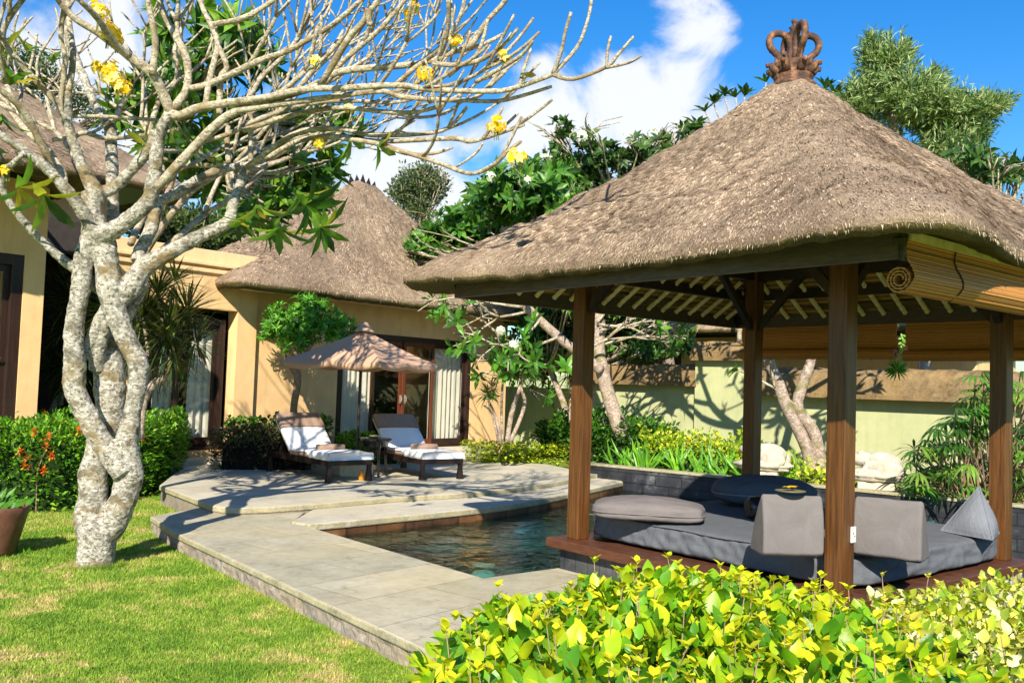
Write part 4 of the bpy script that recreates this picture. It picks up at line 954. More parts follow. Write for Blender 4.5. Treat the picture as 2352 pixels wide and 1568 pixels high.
# ------------------------------------------------------------------ foreground frangipani
def tr(pts, D0, D1=None, sm=4):
    D1 = D0 if D1 is None else D1; n = len(pts); ls = [0]
    for i in range(1, n): ls.append(ls[-1]+math.hypot(pts[i][0]-pts[i-1][0], pts[i][1]-pts[i-1][1]))
    w = [p[0] for p in pts]; out = []; rad = []
    for p, l in zip(pts, ls):
        Dp = D0+(D1-D0)*l/ls[-1]; out.append(atd(p[0], p[1], Dp)); rad.append(p[2]/2/FPX*Dp)
    cur = catm(out, sm); rr = []
    for i in range(n-1):
        for j in range(sm): rr.append(rad[i]+(rad[i+1]-rad[i])*j/sm)
    rr.append(rad[-1]); return cur, rr
D = 8.5
trunkL = [  # thick limbs, fused into one skin
 ([(218, 1316, 104), (219, 1290, 84), (222, 1250, 84), (224, 1215, 84)], D, D),
 ([(222, 1240, 66), (208, 1205, 68), (203, 1180, 66), (214, 1140, 62), (213, 1090, 64), (222, 1048, 56), (228, 1006, 54)], D, D+.1),
 ([(228, 1240, 62), (250, 1212, 66), (272, 1172, 64), (288, 1132, 60), (298, 1087, 62), (292, 1042, 56), (292, 1006, 48), (303, 952, 40), (315, 892, 42), (318, 860, 45), (316, 830, 47), (287, 772, 45), (266, 720, 48), (254, 667, 60), (246, 610, 52), (241, 562, 52), (226, 540, 46)], D+.05, D-.05),
 ([(285, 1090, 50), (262, 1055, 52), (232, 1012, 50), (200, 955, 48), (172, 895, 48), (172, 842, 48), (170, 755, 44), (185, 667, 42), (192, 597, 44), (205, 540, 38), (206, 480, 34), (200, 440, 30)], D-.05, D-.1),
 ([(250, 1000, 40), (255, 970, 54), (253, 892, 74), (250, 820, 56), (264, 770, 34), (300, 700, 36), (330, 640, 34)], D+.3, D+.35),
 ([(268, 690, 46), (300, 660, 50), (330, 615, 46), (385, 582, 38), (455, 545, 32), (521, 512, 28), (535, 470, 24), (546, 437, 21), (567, 385, 20)], D, D+.3),
 ([(224, 545, 46), (245, 536, 44), (280, 516, 38), (335, 470, 36), (351, 430, 32), (360, 350, 33), (370, 300, 28), (392, 259, 27)], D-.1, D-.3),
 ([(236, 556, 44), (224, 521, 40), (214, 480, 38), (218, 440, 40), (189, 385, 26), (165, 315, 22), (157, 273, 20), (158, 210, 16)], D-.05, D-.3),
 ([(218, 440, 34), (240, 440, 30), (266, 428, 28), (322, 367, 26), (346, 336, 24), (356, 300, 22)], D-.05, D-.2),
 ([(222, 540, 34), (200, 505, 30), (168, 455, 30), (122, 402, 26), (70, 357, 22), (0, 308, 20), (-60, 260, 16)], D-.1, D-.8),
 ([(262, 545, 30), (259, 500, 28), (259, 420, 28), (255, 336, 26), (252, 290, 26), (224, 252, 20), (200, 196, 18), (175, 133, 16), (154, 70, 14), (148, 0, 13)], D+.15, D+.6),
 ([(226, 660, 24), (190, 630, 24), (157, 606, 23), (120, 575, 20), (87, 545, 18), (40, 490, 18), (8, 440, 16), (6, 420, 15), (21, 385, 14), (56, 352, 12)], D+.1, D-.6),
 ([(318, 600, 34), (322, 575, 32), (345, 530, 30), (364, 470, 26), (392, 450, 24), (430, 425, 22), (490, 395, 18), (546, 382, 16), (612, 366, 14), (700, 325, 10)], D+.1, D+.9),
 ([(195, 822, 26), (212, 775, 26), (230, 735, 30), (255, 690, 30)], D+.1, D+.02),
 ([(222, 850, 34), (226, 800, 36), (240, 750, 34), (262, 712, 34)], D+.2, D+.05),
]
limbs = [
 ([(354, 435, 26), (371, 420, 24), (420, 367, 24), (497, 287, 23), (546, 255, 20), (630, 227, 18), (735, 196, 17), (784, 164, 17), (959, 147, 16), (1043, 119, 15), (1085, 101, 14), (1116, 52, 12), (1162, 0, 12), (1190, -60, 10)], 8.3, 7.2),
 ([(392, 259, 24), (413, 266, 22), (469, 245, 21), (595, 227, 18), (700, 206, 17), (784, 203, 16), (906, 196, 15), (994, 206, 14), (1134, 210, 13), (1193, 199, 12), (1270, 171, 12)], 8.2, 6.9),
 ([(1270, 171, 11), (1290, 115, 9), (1298, 75, 8), (1312, 28, 8)], 6.9, 6.7), ([(1270, 171, 11), (1326, 108, 9), (1351, 42, 8), (1360, -10, 8)], 6.9, 6.9),
 ([(1270, 171, 11), (1316, 182, 10), (1393, 154, 9), (1420, 125, 8), (1456, 84, 7)], 6.9, 6.6), ([(1393, 154, 8), (1396, 115, 7), (1403, 84, 7)], 6.7, 6.8), ([(1393, 156, 8), (1442, 145, 7), (1473, 129, 6)], 6.7, 6.5),
 ([(392, 259, 24), (378, 224, 26), (350, 171, 25), (297, 130, 21), (227, 77, 18), (175, 45, 16), (133, 0, 14), (100, -60, 12)], 8.2, 7.5),
 ([(350, 171, 20), (357, 105, 17), (350, 52, 15), (340, 0, 14), (345, -60, 12)], 8.0, 7.8),
 ([(297, 130, 18), (259, 95, 17), (224, 42, 15), (182, 0, 14)], 7.8, 7.2),
 ([(399, 250, 22), (430, 200, 19), (427, 130, 18), (395, 70, 16), (372, 20, 14), (360, -30, 12)], 8.2, 8.3),
 ([(437, 203, 16), (490, 190, 16), (595, 140, 15), (665, 115, 13), (760, 60, 12), (830, 0, 11)], 8.2, 7.6),
 ([(472, 243, 16), (483, 175, 15), (500, 105, 14), (486, 60, 14), (465, 17, 12), (455, -30, 12)], 8.1, 8.2),
 ([(490, 56, 14), (560, 42, 14), (630, 0, 12), (680, -40, 10)], 8.1, 8.0),
 ([(504, 275, 16), (507, 182, 15), (521, 154, 14), (500, 105, 13)], 8.2, 8.15),
 ([(122, 402, 18), (110, 360, 18), (87, 315, 18), (52, 252, 16), (0, 206, 14), (-50, 170, 12)], 8.3, 7.6),
 ([(147, 425, 20), (142, 395, 18), (105, 340, 17), (60, 300, 15), (20, 250, 14), (-20, 230, 12)], 8.4, 9.0),
 ([(150, 268, 17), (130, 235, 16), (105, 210, 15), (42, 140, 14), (7, 91, 14), (21, 42, 13), (60, -10, 12)], 8.3, 7.8),
 ([(7, 91, 13), (-10, 60, 12), (-20, 20, 12)], 7.9, 7.7),
 ([(158, 210, 16), (168, 130, 14), (160, 60, 14), (155, 0, 13), (150, -60, 12)], 8.2, 8.4),
 ([(165, 315, 14), (140, 250, 13), (150, 140, 12), (140, 88, 12), (146, 20, 11)], 8.3, 8.0),
 ([(157, 268, 9), (240, 268, 9), (364, 276, 9)], 8.3, 8.6), ([(120, 322, 10), (168, 315, 11), (196, 305, 11), (245, 318, 11), (332, 311, 10), (400, 300, 9)], 8.5, 9),
 ([(270, 275, 16), (275, 245, 15), (290, 225, 13)], 8.6, 8.7),
 ([(994, 145, 12), (1043, 150, 12), (1099, 140, 11), (1151, 108, 9), (1190, 66, 8)], 7.35, 6.9),
 ([(546, 255, 16), (640, 240, 15), (784, 220, 14), (878, 210, 13), (931, 224, 12), (1057, 231, 12), (1092, 224, 11), (1120, 203, 10), (1165, 161, 8)], 8.0, 7.3),
 ([(1057, 231, 10), (1120, 233, 10), (1165, 229, 10), (1220, 214, 9), (1267, 199, 8)], 7.3, 7.0),
 ([(560, 300, 14), (680, 262, 13), (784, 248, 12), (906, 259, 11), (970, 255, 10), (1020, 240, 9)], 8.3, 7.6),
 ([(567, 385, 16), (640, 330, 14), (700, 300, 13), (784, 297, 12), (854, 311, 11), (966, 308, 10), (1029, 294, 10), (1074, 245, 8)], 8.6, 7.6),
 ([(612, 366, 14), (690, 322, 13), (784, 315, 13), (871, 325, 12), (1036, 318, 12), (1081, 325, 11), (1134, 311, 10), (1204, 287, 8)], 8.7, 7.2),
 ([(1110, 318, 9), (1130, 290, 9), (1155, 248, 7)], 7.3, 7.1),
 ([(784, 318, 12), (861, 329, 12), (931, 350, 11), (1008, 374, 11), (1081, 399, 11), (1134, 378, 10), (1170, 345, 9), (1197, 325, 8)], 8.1, 7.0),
 ([(1045, 385, 6), (1090, 355, 6), (1110, 328, 6)], 7.5, 7.3), ([(890, 338, 9), (934, 353, 9), (994, 353, 8), (1039, 339, 7)], 7.8, 7.6),
 ([(1092, 189, 11), (1162, 150, 10), (1200, 125, 9), (1225, 94, 7)], 7.2, 6.8),
 ([(1029, 175, 11), (1060, 150, 11), (1092, 130, 10), (1110, 90, 9), (1120, 45, 8)], 7.3, 7.2),
 ([(906, 196, 13), (960, 150, 12), (1020, 100, 11), (1060, 30, 10), (1068, -20, 10)], 7.6, 7.3),
 ([(735, 196, 14), (800, 130, 13), (870, 70, 12), (930, 0, 11), (950, -40, 10)], 7.8, 7.6),
 ([(850, 60, 14), (848, 30, 14), (870, 0, 13), (880, -40, 12)], 7.2, 7.1), ([(740, 190, 16), (800, 90, 16), (835, 50, 15), (845, 20, 15)], 7.5, 7.2),
 ([(577, 380, 13), (575, 320, 13), (578, 280, 12), (570, 240, 12), (600, 180, 11), (660, 120, 10), (700, 60, 10), (720, 0, 9)], 8.8, 8.8),
 ([(525, 375, 13), (522, 330, 12), (524, 290, 12)], 8.8, 8.9),
 ([(322, 367, 14), (340, 310, 14), (362, 240, 13), (372, 220, 12), (410, 175, 12), (400, 120, 11), (420, 60, 10)], 8.7, 9.3),
 ([(450, 330, 12), (520, 310, 12), (600, 272, 12), (700, 240, 11), (800, 232, 10), (900, 236, 9), (960, 225, 8)], 8.8, 8.2),
]
rt = random.Random(5)
tips = []
def grow(segs, p, d, L, r, gen, rg, upb=.5, spread=.5, kids=2, taper=.88, minr=.0105):
    # dichotomous frangipani twig: upward curving segments with blunt ends
    pts = [p]; rr = [r]; n = 5; dd = d.normalized(); k = rg.uniform(.6, 1.3)*upb; wob = V((rg.gauss(0, .12), rg.gauss(0, .12), 0))
    for i in range(n):
        dd = (dd + V((0, 0, k*.12)) + wob*.35).normalized(); p = p+dd*(L/n); pts.append(p); rr.append(r*(1-(1-taper)*(i+1)/n))
    segs.append((pts, rr))
    if gen <= 0: tips.append((p, dd, rr[-1])); return
    t1 = dd.orthogonal().normalized(); t2 = dd.cross(t1); a0 = rg.uniform(0, 2*pi); c = kids + (rg.random() < .35)
    for j in range(c):
        a = a0+2*pi*j/c+rg.gauss(0, .3); nd = (dd+(t1*cos(a)+t2*sin(a))*spread*rg.uniform(.7, 1.3)).normalized()
        nd.z = nd.z*.8+.1; grow(segs, p, nd, L*rg.uniform(.65, 1.0), max(minr, rr[-1]*.85), gen-1, rg, upb, spread, kids, taper, minr)
segs = []
fr_t = thing('frangipani_tree', 'big bare branched frangipani with twisted pale trunk on the lawn in the foreground', 'tree', tuple(atz(218, 1300, LZ)))
mb = MB()
for pts, d0, d1 in trunkL:
    c, r = tr(pts, d0, d1, 5); q = []
    for i, (p, a) in enumerate(zip(c, r)): q.append(a*(1+.09*fbm(p*3.1, 3)))
    mb.tube(c, q, 18)
o = mb.build('trunk', M['bark'], fr_t, smooth=True); rm = o.modifiers.new('fuse', 'REMESH'); rm.mode = 'VOXEL'; rm.voxel_size = .0095; rm.use_smooth_shade = True
sm = o.modifiers.new('soften', 'SMOOTH'); sm.factor = .5; sm.iterations = 3
tx = bpy.data.textures.new('bark_lumps', 'CLOUDS'); tx.noise_scale = .07; dm = o.modifiers.new('lumps', 'DISPLACE'); dm.texture = tx; dm.strength = .022; dm.mid_level = .5
trunk_end = []
for i, (pts, d0, d1) in enumerate(limbs):
    c, r = tr(pts, d0, d1, 4); segs.append((c, r))
    # side shoots
    n = len(c); L = sum((c[k+1]-c[k]).length for k in range(n-1))
    last = pts[-1]; end_out = last[1] < 5 or last[0] < 5
    m_ = int(L*1.45*(.9 if L > 1 else .4))
    for _ in range(m_):
        k = rt.randint(int(n*.35), n-2); t_ = (c[k+1]-c[k]).normalized(); s_ = V((rt.gauss(0, .5), rt.gauss(0, .75), rt.uniform(-.12, .75)))
        if c[k].x > .2: s_.x = abs(s_.x)*.5; s_.y = -abs(s_.y)*.3+.25
        d_ = (t_+s_*.9).normalized(); far_ = c[k].x > -.6
        grow(segs, c[k], d_, rt.uniform(.35, .6), max(.013, r[k]*.72), (0 if far_ else (1 if rt.random() < .7 else 2)), rt, .9, .5)
    if end_out:
        t_ = (c[-1]-c[-2]).normalized()
        for _ in range(2): grow(segs, c[-1], (t_+V((rt.gauss(0, .35), rt.gauss(0, .45), rt.uniform(-.1, .3)))).normalized(), rt.uniform(.5, .8), max(.012, r[-1]*.85), 2, rt, .5, .5)
# the far side of the crown, over the terrace (casts the terrace shadows)
for (px, py, d0, dx, dy, dz, L, r0) in [(330, 610, 8.7, .3, 1, .75, 1.0, .035), (300, 560, 8.8, -.2, 1, .8, 1.1, .035), (371, 465, 8.8, .5, .9, .5, 1., .03), (260, 430, 8.7, .1, 1, .6, 1.0, .03), (420, 430, 9.0, .7, .8, .45, 1., .026), (546, 400, 9.0, .8, .6, .4, .8, .022), (189, 400, 8.6, -.5, .8, .7, .9, .028)]:
    p = atd(px, py, d0); grow(segs, p, V((dx, dy, dz)), L, r0, 4, rt, .35, .55)
mb = MB()
for c, r in segs:
    q = []
    for p, a in zip(c, r): q.append(a*(1+.12*NZ.noise(p*14)))
    q[-1] *= .85; mb.tube(c, q, 8)
mb.build('branches', M['twig'], fr_t, smooth=True)
def hsv(c, rg, k=.15, h_=.08):
    f = rg.uniform(1-k, 1+k); s = rg.uniform(-h_, h_); return (c[0]*f*(1+s), c[1]*f, c[2]*f*(1-s))
def rosette(mb, p, d, n, L, W, cols, rg, spread=1.0, droop=.35, simple_=False, fold=.22):
    d = d.normalized(); t1 = d.orthogonal().normalized(); t2 = d.cross(t1); a0 = rg.uniform(0, 6.28)
    for i in range(n):
        a = a0+2.4*i; e = spread*rg.uniform(.7, 1.3); v = (d+(t1*cos(a)+t2*sin(a))*e).normalized(); k = rg.uniform(.7, 1.15)
        mb.leaf(p+d*(.012*i/ max(n, 1)), v, d if abs(v.dot(d)) < .98 else t1, L*k, W*k, hsv(rg.choice(cols), rg), fold, droop*rg.uniform(.5, 1.5), simple_)
GL = [(.06, .17, .02), (.045, .13, .018), (.09, .22, .025), (.14, .28, .03), (.035, .1, .02)]
GY = GL + [(.16, .34, .03), (.22, .4, .04), (.38, .4, .04), (.5, .42, .04)]
mb = MB(); mb.force = 1
for (x, y, d_, dz, n, L) in [(700, 470, 8.0, (.6, -.2, -.25), 9, .34), (688, 440, 8.2, (.3, 0, -.6), 8, .32), (735, 520, 7.9, (.5, -.3, -.5), 10, .3), (590, 470, 8.4, (.2, 0, -.7), 8, .34), (640, 520, 8.3, (.1, -.2, -.8), 8, .32), (745, 455, 8.2, (.9, 0, -.1), 7, .3),
                         (800, 310, 8.1, (.6, 0, -.5), 7, .3), (865, 330, 7.9, (.7, 0, -.5), 6, .28), (560, 500, 8.5, (-.2, -.1, -.7), 7, .34), (670, 370, 8.4, (.3, 0, .2), 8, .3),
                         (15, 130, 8, (-.5, 0, .2), 8, .3), (5, 260, 8, (-.2, 0, -.6), 8, .32), (118, 145, 8.2, (.1, -.2, .7), 7, .2), (40, 430, 8.0, (.7, -.1, -.6), 6, .34), (100, 445, 8.0, (.5, -.2, -.8), 5, .42), (20, 200, 8, (0, 0, 0.2), 8, .3), (0, 330, 8, (-.5, 0, -.2), 8, .3), (60, 120, 8.3, (.2, 0, .5), 6, .25),
                         (385, 330, 8.3, (.6, 0, .3), 6, .26), (340, 335, 8.3, (-.6, 0, .3), 5, .24), (1195, 168, 6.9, (1, 0, -.3), 3, .16)]:
    rosette(mb, atd(x, y, d_), V(dz), n, L, L*.24, GY, rt, 1.1, .45)
mb.build('leaves', M['leafgloss'], fr_t, smooth=True)
fl = [(250, 165, 8.1, 26), (268, 185, 8.1, 22), (285, 205, 8.1, 14), (228, 158, 8.2, 12), (228, 30, 7.6, 22), (250, 75, 7.8, 18), (268, 95, 7.9, 12), (980, 172, 7.4, 14), (1045, 92, 7.3, 8), (945, 30, 7.4, 18), (1142, 288, 7.1, 14), (1186, 365, 7.0, 14), (735, 330, 8.2, 6), (1160, 130, 7.0, 6), (15, 395, 8.0, 8), (800, 250, 8, 5), (725, 140, 7.6, 4)]
for (x, y, d_, n) in fl:
    mb = MB(); mb.force = 1; c = atd(x, y, d_); s = .02+.0033*n
    for _ in range(n):
        u = V((rt.gauss(0, 1), rt.gauss(0, 1)-.6, rt.gauss(0, 1)+.4)).normalized(); flower(mb, c+u*s*rt.uniform(.5, 1.2), .042, rt.choice([(.95, .75, .08), (.9, .62, .02), (.95, .84, .3)]), 5, u, rg=rt)
    for _ in range(3): mb.tube([c+V((rt.gauss(0, .02), 0, -s*1.8)), c+V((rt.gauss(0, .02), 0, 0))], .004, 5, col=(.2, .25, .05))
    mb.build('flower_cluster', M['petal'], fr_t, label=None)
# ------------------------------------------------------------------ foliage trees
def tree(name, label, cat, base, blobs, kind, trunk=None, group=None, cols=GL, seed=1, n=900, L=.2, W=.06, bmat='bark2', flowers=0, mat='leaf', limb=True, simple_=False, shell=.35, fs=.045, trunkr=.1):
    rg = random.Random(seed); base = V(base); t = thing(name, label, cat, tuple(base), 0, group)
    bl_ = [(atd(x, y, d_), rx/FPX*d_, ry/FPX*d_, rz_) for x, y, rx, ry, d_, rz_ in blobs]
    m1 = MB()
    if trunk:
        for pts, d0, d1 in trunk:
            c, r = tr(pts, d0, d1); m1.tube(c, [a*(1+.1*NZ.noise(p*8)) for p, a in zip(c, r)], 12)
    else: 
        c0 = bl_[0][0]; m1.tube(catm([base, base.lerp(c0, .5)+V((.1, 0, 0)), c0], 4), [trunkr*(1-.06*i) for i in range(9)], 10)
    m1.build('trunk', M[bmat], t, smooth=True)
    if limb:
        m1 = MB(); s0 = (tr(*trunk[0])[0][-1] if trunk else base.lerp(bl_[0][0], .8))
        for c, rx, ry, rz_ in bl_:
            if trunk: s0 = min([tr(*k)[0][-1] for k in trunk], key=lambda q: (q-c).length)
            for _ in range(7):
                u = V((rg.gauss(0, .5)*rx, rg.gauss(0, .5)*rz_, rg.gauss(0, .5)*ry)); e = c+u; mid = s0.lerp(e, .5)+V((0, 0, -.08*(e-s0).length))
                m1.tube(catm([s0, mid, e], 4), [.035-.003*i for i in range(9)], 6)
                for _ in range(3):
                    e2 = e+V((rg.gauss(0, .5)*rx, rg.gauss(0, .5)*rz_, abs(rg.gauss(0, .5))*ry)); m1.tube([mid.lerp(e, .7), e.lerp(e2, .5), e2], [.014, .012, .008], 5)
        m1.build('branches', M['twig'], t, smooth=True)
    m1 = MB(); m1.force = 1; fl_ = MB(); fl_.force = 1; tot = sum(b[1]*b[2] for b in bl_)
    for c, rx, ry, rz_ in bl_:
        k = int(n*rx*ry/tot)
        for _ in range(k):
            u = V((rg.gauss(0, 1), rg.gauss(0, 1), rg.gauss(0, 1))).normalized(); rr = (rg.random()**shell); lump = 1+.28*NZ.noise(u*2.3+c*1.7)+.16*NZ.noise(u*5+c)
            p = c+V((u.x*rx, u.y*rz_, u.z*ry))*rr*lump; out = (V((u.x, u.y, u.z*.8+.45))+V((rg.gauss(0, .35), rg.gauss(0, .35), rg.gauss(0, .35)))).normalized()
            if kind == 'rosette': rosette(m1, p, out, rg.randint(6, 9), L, W, cols, rg, .95, .35, simple_)
            elif kind == 'needle':
                a = p-out*L*.8; 
                for i in range(9):
                    q = a+out*L*1.2*i/9; s_ = V((rg.gauss(0, 1), rg.gauss(0, 1), rg.gauss(0, 1))); m1.leaf(q, (out+s_.normalized()*.75).normalized(), u, L*.62, W, hsv(rg.choice(cols), rg), .1, .3, True)
            else:
                for _ in range(3):
                    s_ = V((rg.gauss(0, 1), rg.gauss(0, 1), rg.gauss(0, 1))).normalized(); q = p+s_*L*.8; m1.leaf(q, (out+s_*.8).normalized(), u, L*rg.uniform(.6, 1.1), W, hsv(rg.choice(cols), rg), .2, .3, simple_)
        for _ in range(int(flowers*rx*ry/tot+.5)):
            u = V((rg.gauss(0, 1), -abs(rg.gauss(0, 1))-.2, abs(rg.gauss(0, 1)))).normalized(); q = c+V((u.x*rx, u.y*rz_, u.z*ry))*1.08
            for _ in range(8):
                v_ = V((rg.gauss(0, 1), rg.gauss(0, 1)-.5, rg.gauss(0, 1)+.5)).normalized(); flower(fl_, q+v_*fs*1.4, fs, (.85, .85, .8), 5, v_, rg=rg)
    m1.build('crown', M[mat], t, smooth=False)
    if flowers: fl_.build('blossom', M['petal'], t)
    return t
# leafy frangipani behind the bare one
gb = lambda x, y, d_, z=0.06: (lambda p: V((p.x, p.y, z)))(atd(x, y, d_))
tree('leafy_frangipani', 'lush leafed frangipani whose long dark leaves hang behind the bare branches', 'tree', gb(330, 1000, 11.2, LZ),
     [(430, 330, 85, 75, 11, .7), (530, 400, 100, 70, 12.4, .7), (640, 440, 85, 60, 12.4, .6), (620, 300, 110, 55, 12.4, .6), (470, 180, 90, 70, 11, .7), (760, 300, 90, 40, 12.4, .5), (700, 380, 80, 50, 12.4, .5), (330, 250, 60, 60, 11, .5), (560, 100, 70, 60, 11, .5), (560, 500, 70, 30, 10.6, .4), (420, 60, 70, 60, 11, .6)],
     'rosette', [([(262, 1000, 24), (258, 850, 22), (285, 690, 20), (345, 560, 18), (440, 440, 15), (520, 380, 12)], 11.2, 10.9), ([(345, 560, 16), (400, 400, 14), (460, 200, 12)], 11, 11)], cols=GY[:-2], seed=3, n=300, L=.34, W=.085, mat='leafgloss')
tree('white_frangipani', 'bright green frangipani with white blossoms between the villa roof and the gazebo roof', 'tree', gb(1452, 1062, 17.6),
     [(1160, 450, 80, 55, 18, 1.0), (1100, 540, 110, 60, 20.3, 1.0), (1240, 470, 90, 50, 18, 1), (1010, 560, 55, 38, 20.3, .7), (1240, 420, 90, 40, 18.5, 1), (1200, 520, 120, 50, 20.3, 1.1), (960, 590, 36, 22, 20, .4)],
     'rosette', [([(1452, 1070, 50), (1447, 1050, 46), (1440, 1020, 38), (1415, 960, 36), (1390, 880, 32), (1374, 800, 30), (1375, 740, 28), (1330, 640, 26), (1240, 560, 20)], 17.6, 18), ([(1380, 850, 24), (1350, 826, 24), (1290, 780, 22), (1215, 712, 22), (1150, 640, 18)], 17.6, 17.2)],
     seed=4, n=640, L=.32, W=.1, flowers=16, fs=.075, cols=[(.055, .17, .02), (.09, .24, .03), (.04, .12, .02), (.14, .3, .04)], mat='leafgloss')
# bare hanging branches with a few leaves under its crown
tips = []
r2 = random.Random(12); wt = bpy.data.objects['white_frangipani']
for (x, y, d_, dx, dy, dz) in [(1215, 715, 17.3, -.9, -.3, -.3), (1240, 735, 17.3, -.5, -.4, -.7), (1280, 775, 17.3, -.8, -.5, -.4), (1330, 810, 17.5, .6, -.3, .3), (1200, 705, 17.2, -1, -.2, .05), (1376, 745, 17.6, .8, -.3, -.1), (1376, 760, 17.6, .9, .1, .3), (1390, 790, 17.6, 1, -.1, .35), (1365, 700, 17.6, 1, .2, .3), (1372, 740, 17.6, .5, .3, .6)]:
    segs2 = []; grow(segs2, atd(x, y, d_), V((dx, dy, dz)), .62, .028, 3, r2, .1, .6); mb = MB()
    for c, r in segs2: mb.tube(c, r, 6)
    mb.build('low_branch', M['twig'], wt, smooth=True)
mb = MB(); mb.force = 1
for p, d_, r in tips:
    if r2.random() < .4: rosette(mb, p, d_, 6, .26, .09, [(.07, .22, .02), (.12, .3, .03), (.05, .14, .02)], r2, 1.1, .4)
for x, y in ((1180, 792), (1150, 760), (1210, 650)):
    c = atd(x, y, 16.6)
    for _ in range(7): u = V((r2.gauss(0, 1), -1, r2.gauss(0, 1))).normalized(); flower(mb, c+u*.06, .07, (.85, .85, .8), 5, u, rg=r2)
for (x, y) in [(1120, 800), (1150, 830), (1170, 860), (1200, 780), (1225, 800), (1130, 840), (1195, 820), (1210, 850), (1150, 790), (1230, 740), (1290, 700), (1300, 850), (1100, 790)]:
    rosette(mb, atd(x, y, 16.8), V((r2.gauss(0, .6), -.5, .3)), 7, .28, .1, [(.08, .26, .02), (.13, .34, .03), (.05, .15, .02)], r2, 1.1, .4)
mb.build('low_leaves', M['leafgloss'], wt)
tree('white_frangipani', 'darker loosely branched frangipani with white blossoms against the cloud above the gazebo roof', 'tree', gb(1560, 1000, 22),
     [(1330, 350, 80, 40, 19, .9), (1420, 370, 90, 42, 19, 1), (1290, 300, 45, 18, 19, .5), (1500, 350, 90, 30, 19, .9), (1350, 420, 100, 45, 19.5, 1), (1590, 310, 60, 20, 19, .5), (1290, 400, 50, 40, 19, .6), (1560, 400, 120, 50, 19.5, .8)],
     'rosette', [([(1560, 1000, 28), (1530, 800, 26), (1480, 600, 24), (1420, 470, 20)], 22, 19.4)], seed=5, n=330, L=.24, W=.09, flowers=9, fs=.07, cols=[(.05, .12, .02), (.08, .17, .03), (.035, .08, .02)], shell=.5)
mb = MB(); mb.force = 1; r3 = random.Random(9); t = thing('white_frangipani', 'row of leafy twigs poking up just behind the slope of the gazebo roof', 'tree', tuple(gb(1700, 1000, 21)))
m1 = MB()
m1.tube(catm([gb(1700, 1000, 21), atd(1700, 700, 21), atd(1720, 400, 21)], 4), [.07-.004*i for i in range(9)], 8); 
for (x, y) in [(1620, 258), (1640, 240), (1690, 225), (1710, 222), (1665, 222), (1760, 190), (1895, 205), (1915, 222), (1600, 290), (1570, 300), (1540, 330), (1520, 335)]:
    p = atd(x, y, 21); q = atd(1720, 400, 21); m1.tube(catm([q, q.lerp(p, .6)+V((0, 0, -.2)), p], 3), [.03, .028, .024, .02, .018, .016, .014], 6); rosette(mb, p, V((r3.gauss(0, .3), 0, 1)), 9, .36, .115, [(.045, .12, .02), (.08, .18, .03)], r3, .9, .3)
m1.build('trunk', M['twig'], t, smooth=True); mb.build('crown', M['leaf'], t)
tree('podocarpus_tree', 'tall feathery grey green tree rising behind the right side of the gazebo roof', 'tree', gb(2150, 1000, 20),
     [(2030, 150, 60, 60, 20, .8), (2000, 110, 22, 36, 20, .3), (2070, 120, 24, 26, 20, .3), (2060, 230, 110, 70, 20, 1.2), (2150, 260, 90, 55, 20, 1.), (2230, 255, 80, 42, 20, .9), (2290, 235, 40, 22, 20, .4), (2170, 340, 80, 50, 20, .9), (1970, 230, 45, 55, 20, .5), (2240, 310, 40, 30, 20, .4), (2140, 180, 40, 20, 20, .3), (2230, 380, 60, 40, 20, .5)],
     'needle', seed=6, n=2700, L=.3, W=.035, limb=False, cols=[(.2, .3, .1), (.14, .23, .07), (.28, .38, .13), (.09, .16, .045), (.42, .5, .22)], shell=.4, trunkr=.16)
tree('broad_leaf_tree', 'palm leaved frangipani branches reaching out over the right end of the gazebo roof', 'tree', gb(2300, 1000, 16),
     [(2290, 390, 60, 26, 16, .5), (2230, 365, 40, 30, 16, .4), (2340, 400, 30, 24, 16, .3), (2345, 480, 20, 16, 16, .2)],
     'rosette', seed=7, n=44, L=.34, W=.07, cols=[(.05, .13, .03), (.09, .18, .04)], shell=.6, trunkr=.08)
tree('far_tree', 'distant grey green round topped tree right of the villa roof peak', 'tree', gb(965, 900, 34, 0),
     [(960, 420, 52, 42, 34, 1.0), (925, 445, 34, 36, 34, .7), (1000, 430, 32, 36, 34, .7), (960, 480, 44, 34, 34, .8), (975, 395, 26, 16, 34, .5)],
     'fine', seed=8, n=1900, L=.16, W=.08, cols=[(.1, .15, .06), (.07, .11, .04), (.15, .19, .09)], simple_=True, trunkr=.14, shell=.6)
tree('far_tree', 'small distant bushy tree just left of the villa roof peak', 'tree', gb(733, 900, 30, 0),
     [(735, 425, 30, 22, 30, .5), (712, 420, 20, 14, 30, .3), (730, 470, 34, 26, 30, .5)], 'fine', seed=9, n=800, L=.14, W=.07, cols=[(.09, .12, .04), (.14, .16, .06)], simple_=True, trunkr=.1)
tree('far_tree', 'dense dark bushy tree rising over the flat parapet behind the bare trunk', 'tree', gb(470, 900, 23, 0),
     [(430, 530, 80, 50, 23, 1.1), (520, 540, 70, 42, 23, 1), (360, 520, 60, 60, 23, 1), (570, 560, 40, 30, 23, .5), (620, 520, 50, 50, 25, .5)], 'fine', seed=10, n=3200, L=.16, W=.07, cols=[(.04, .09, .02), (.08, .14, .03), (.03, .06, .015), (.15, .18, .05)], simple_=True, trunkr=.12)
tree('far_tree', 'loose small leaved tree between the left villa roof and the parapet', 'tree', gb(60, 900, 19, 0),
     [(60, 160, 60, 50, 19, .8), (110, 200, 60, 40, 19, .8), (180, 240, 40, 30, 19, .5), (230, 280, 30, 20, 19, .4)], 'fine', seed=11, n=900, L=.12, W=.05, cols=[(.06, .11, .03), (.1, .15, .05)], simple_=True, trunkr=.1)
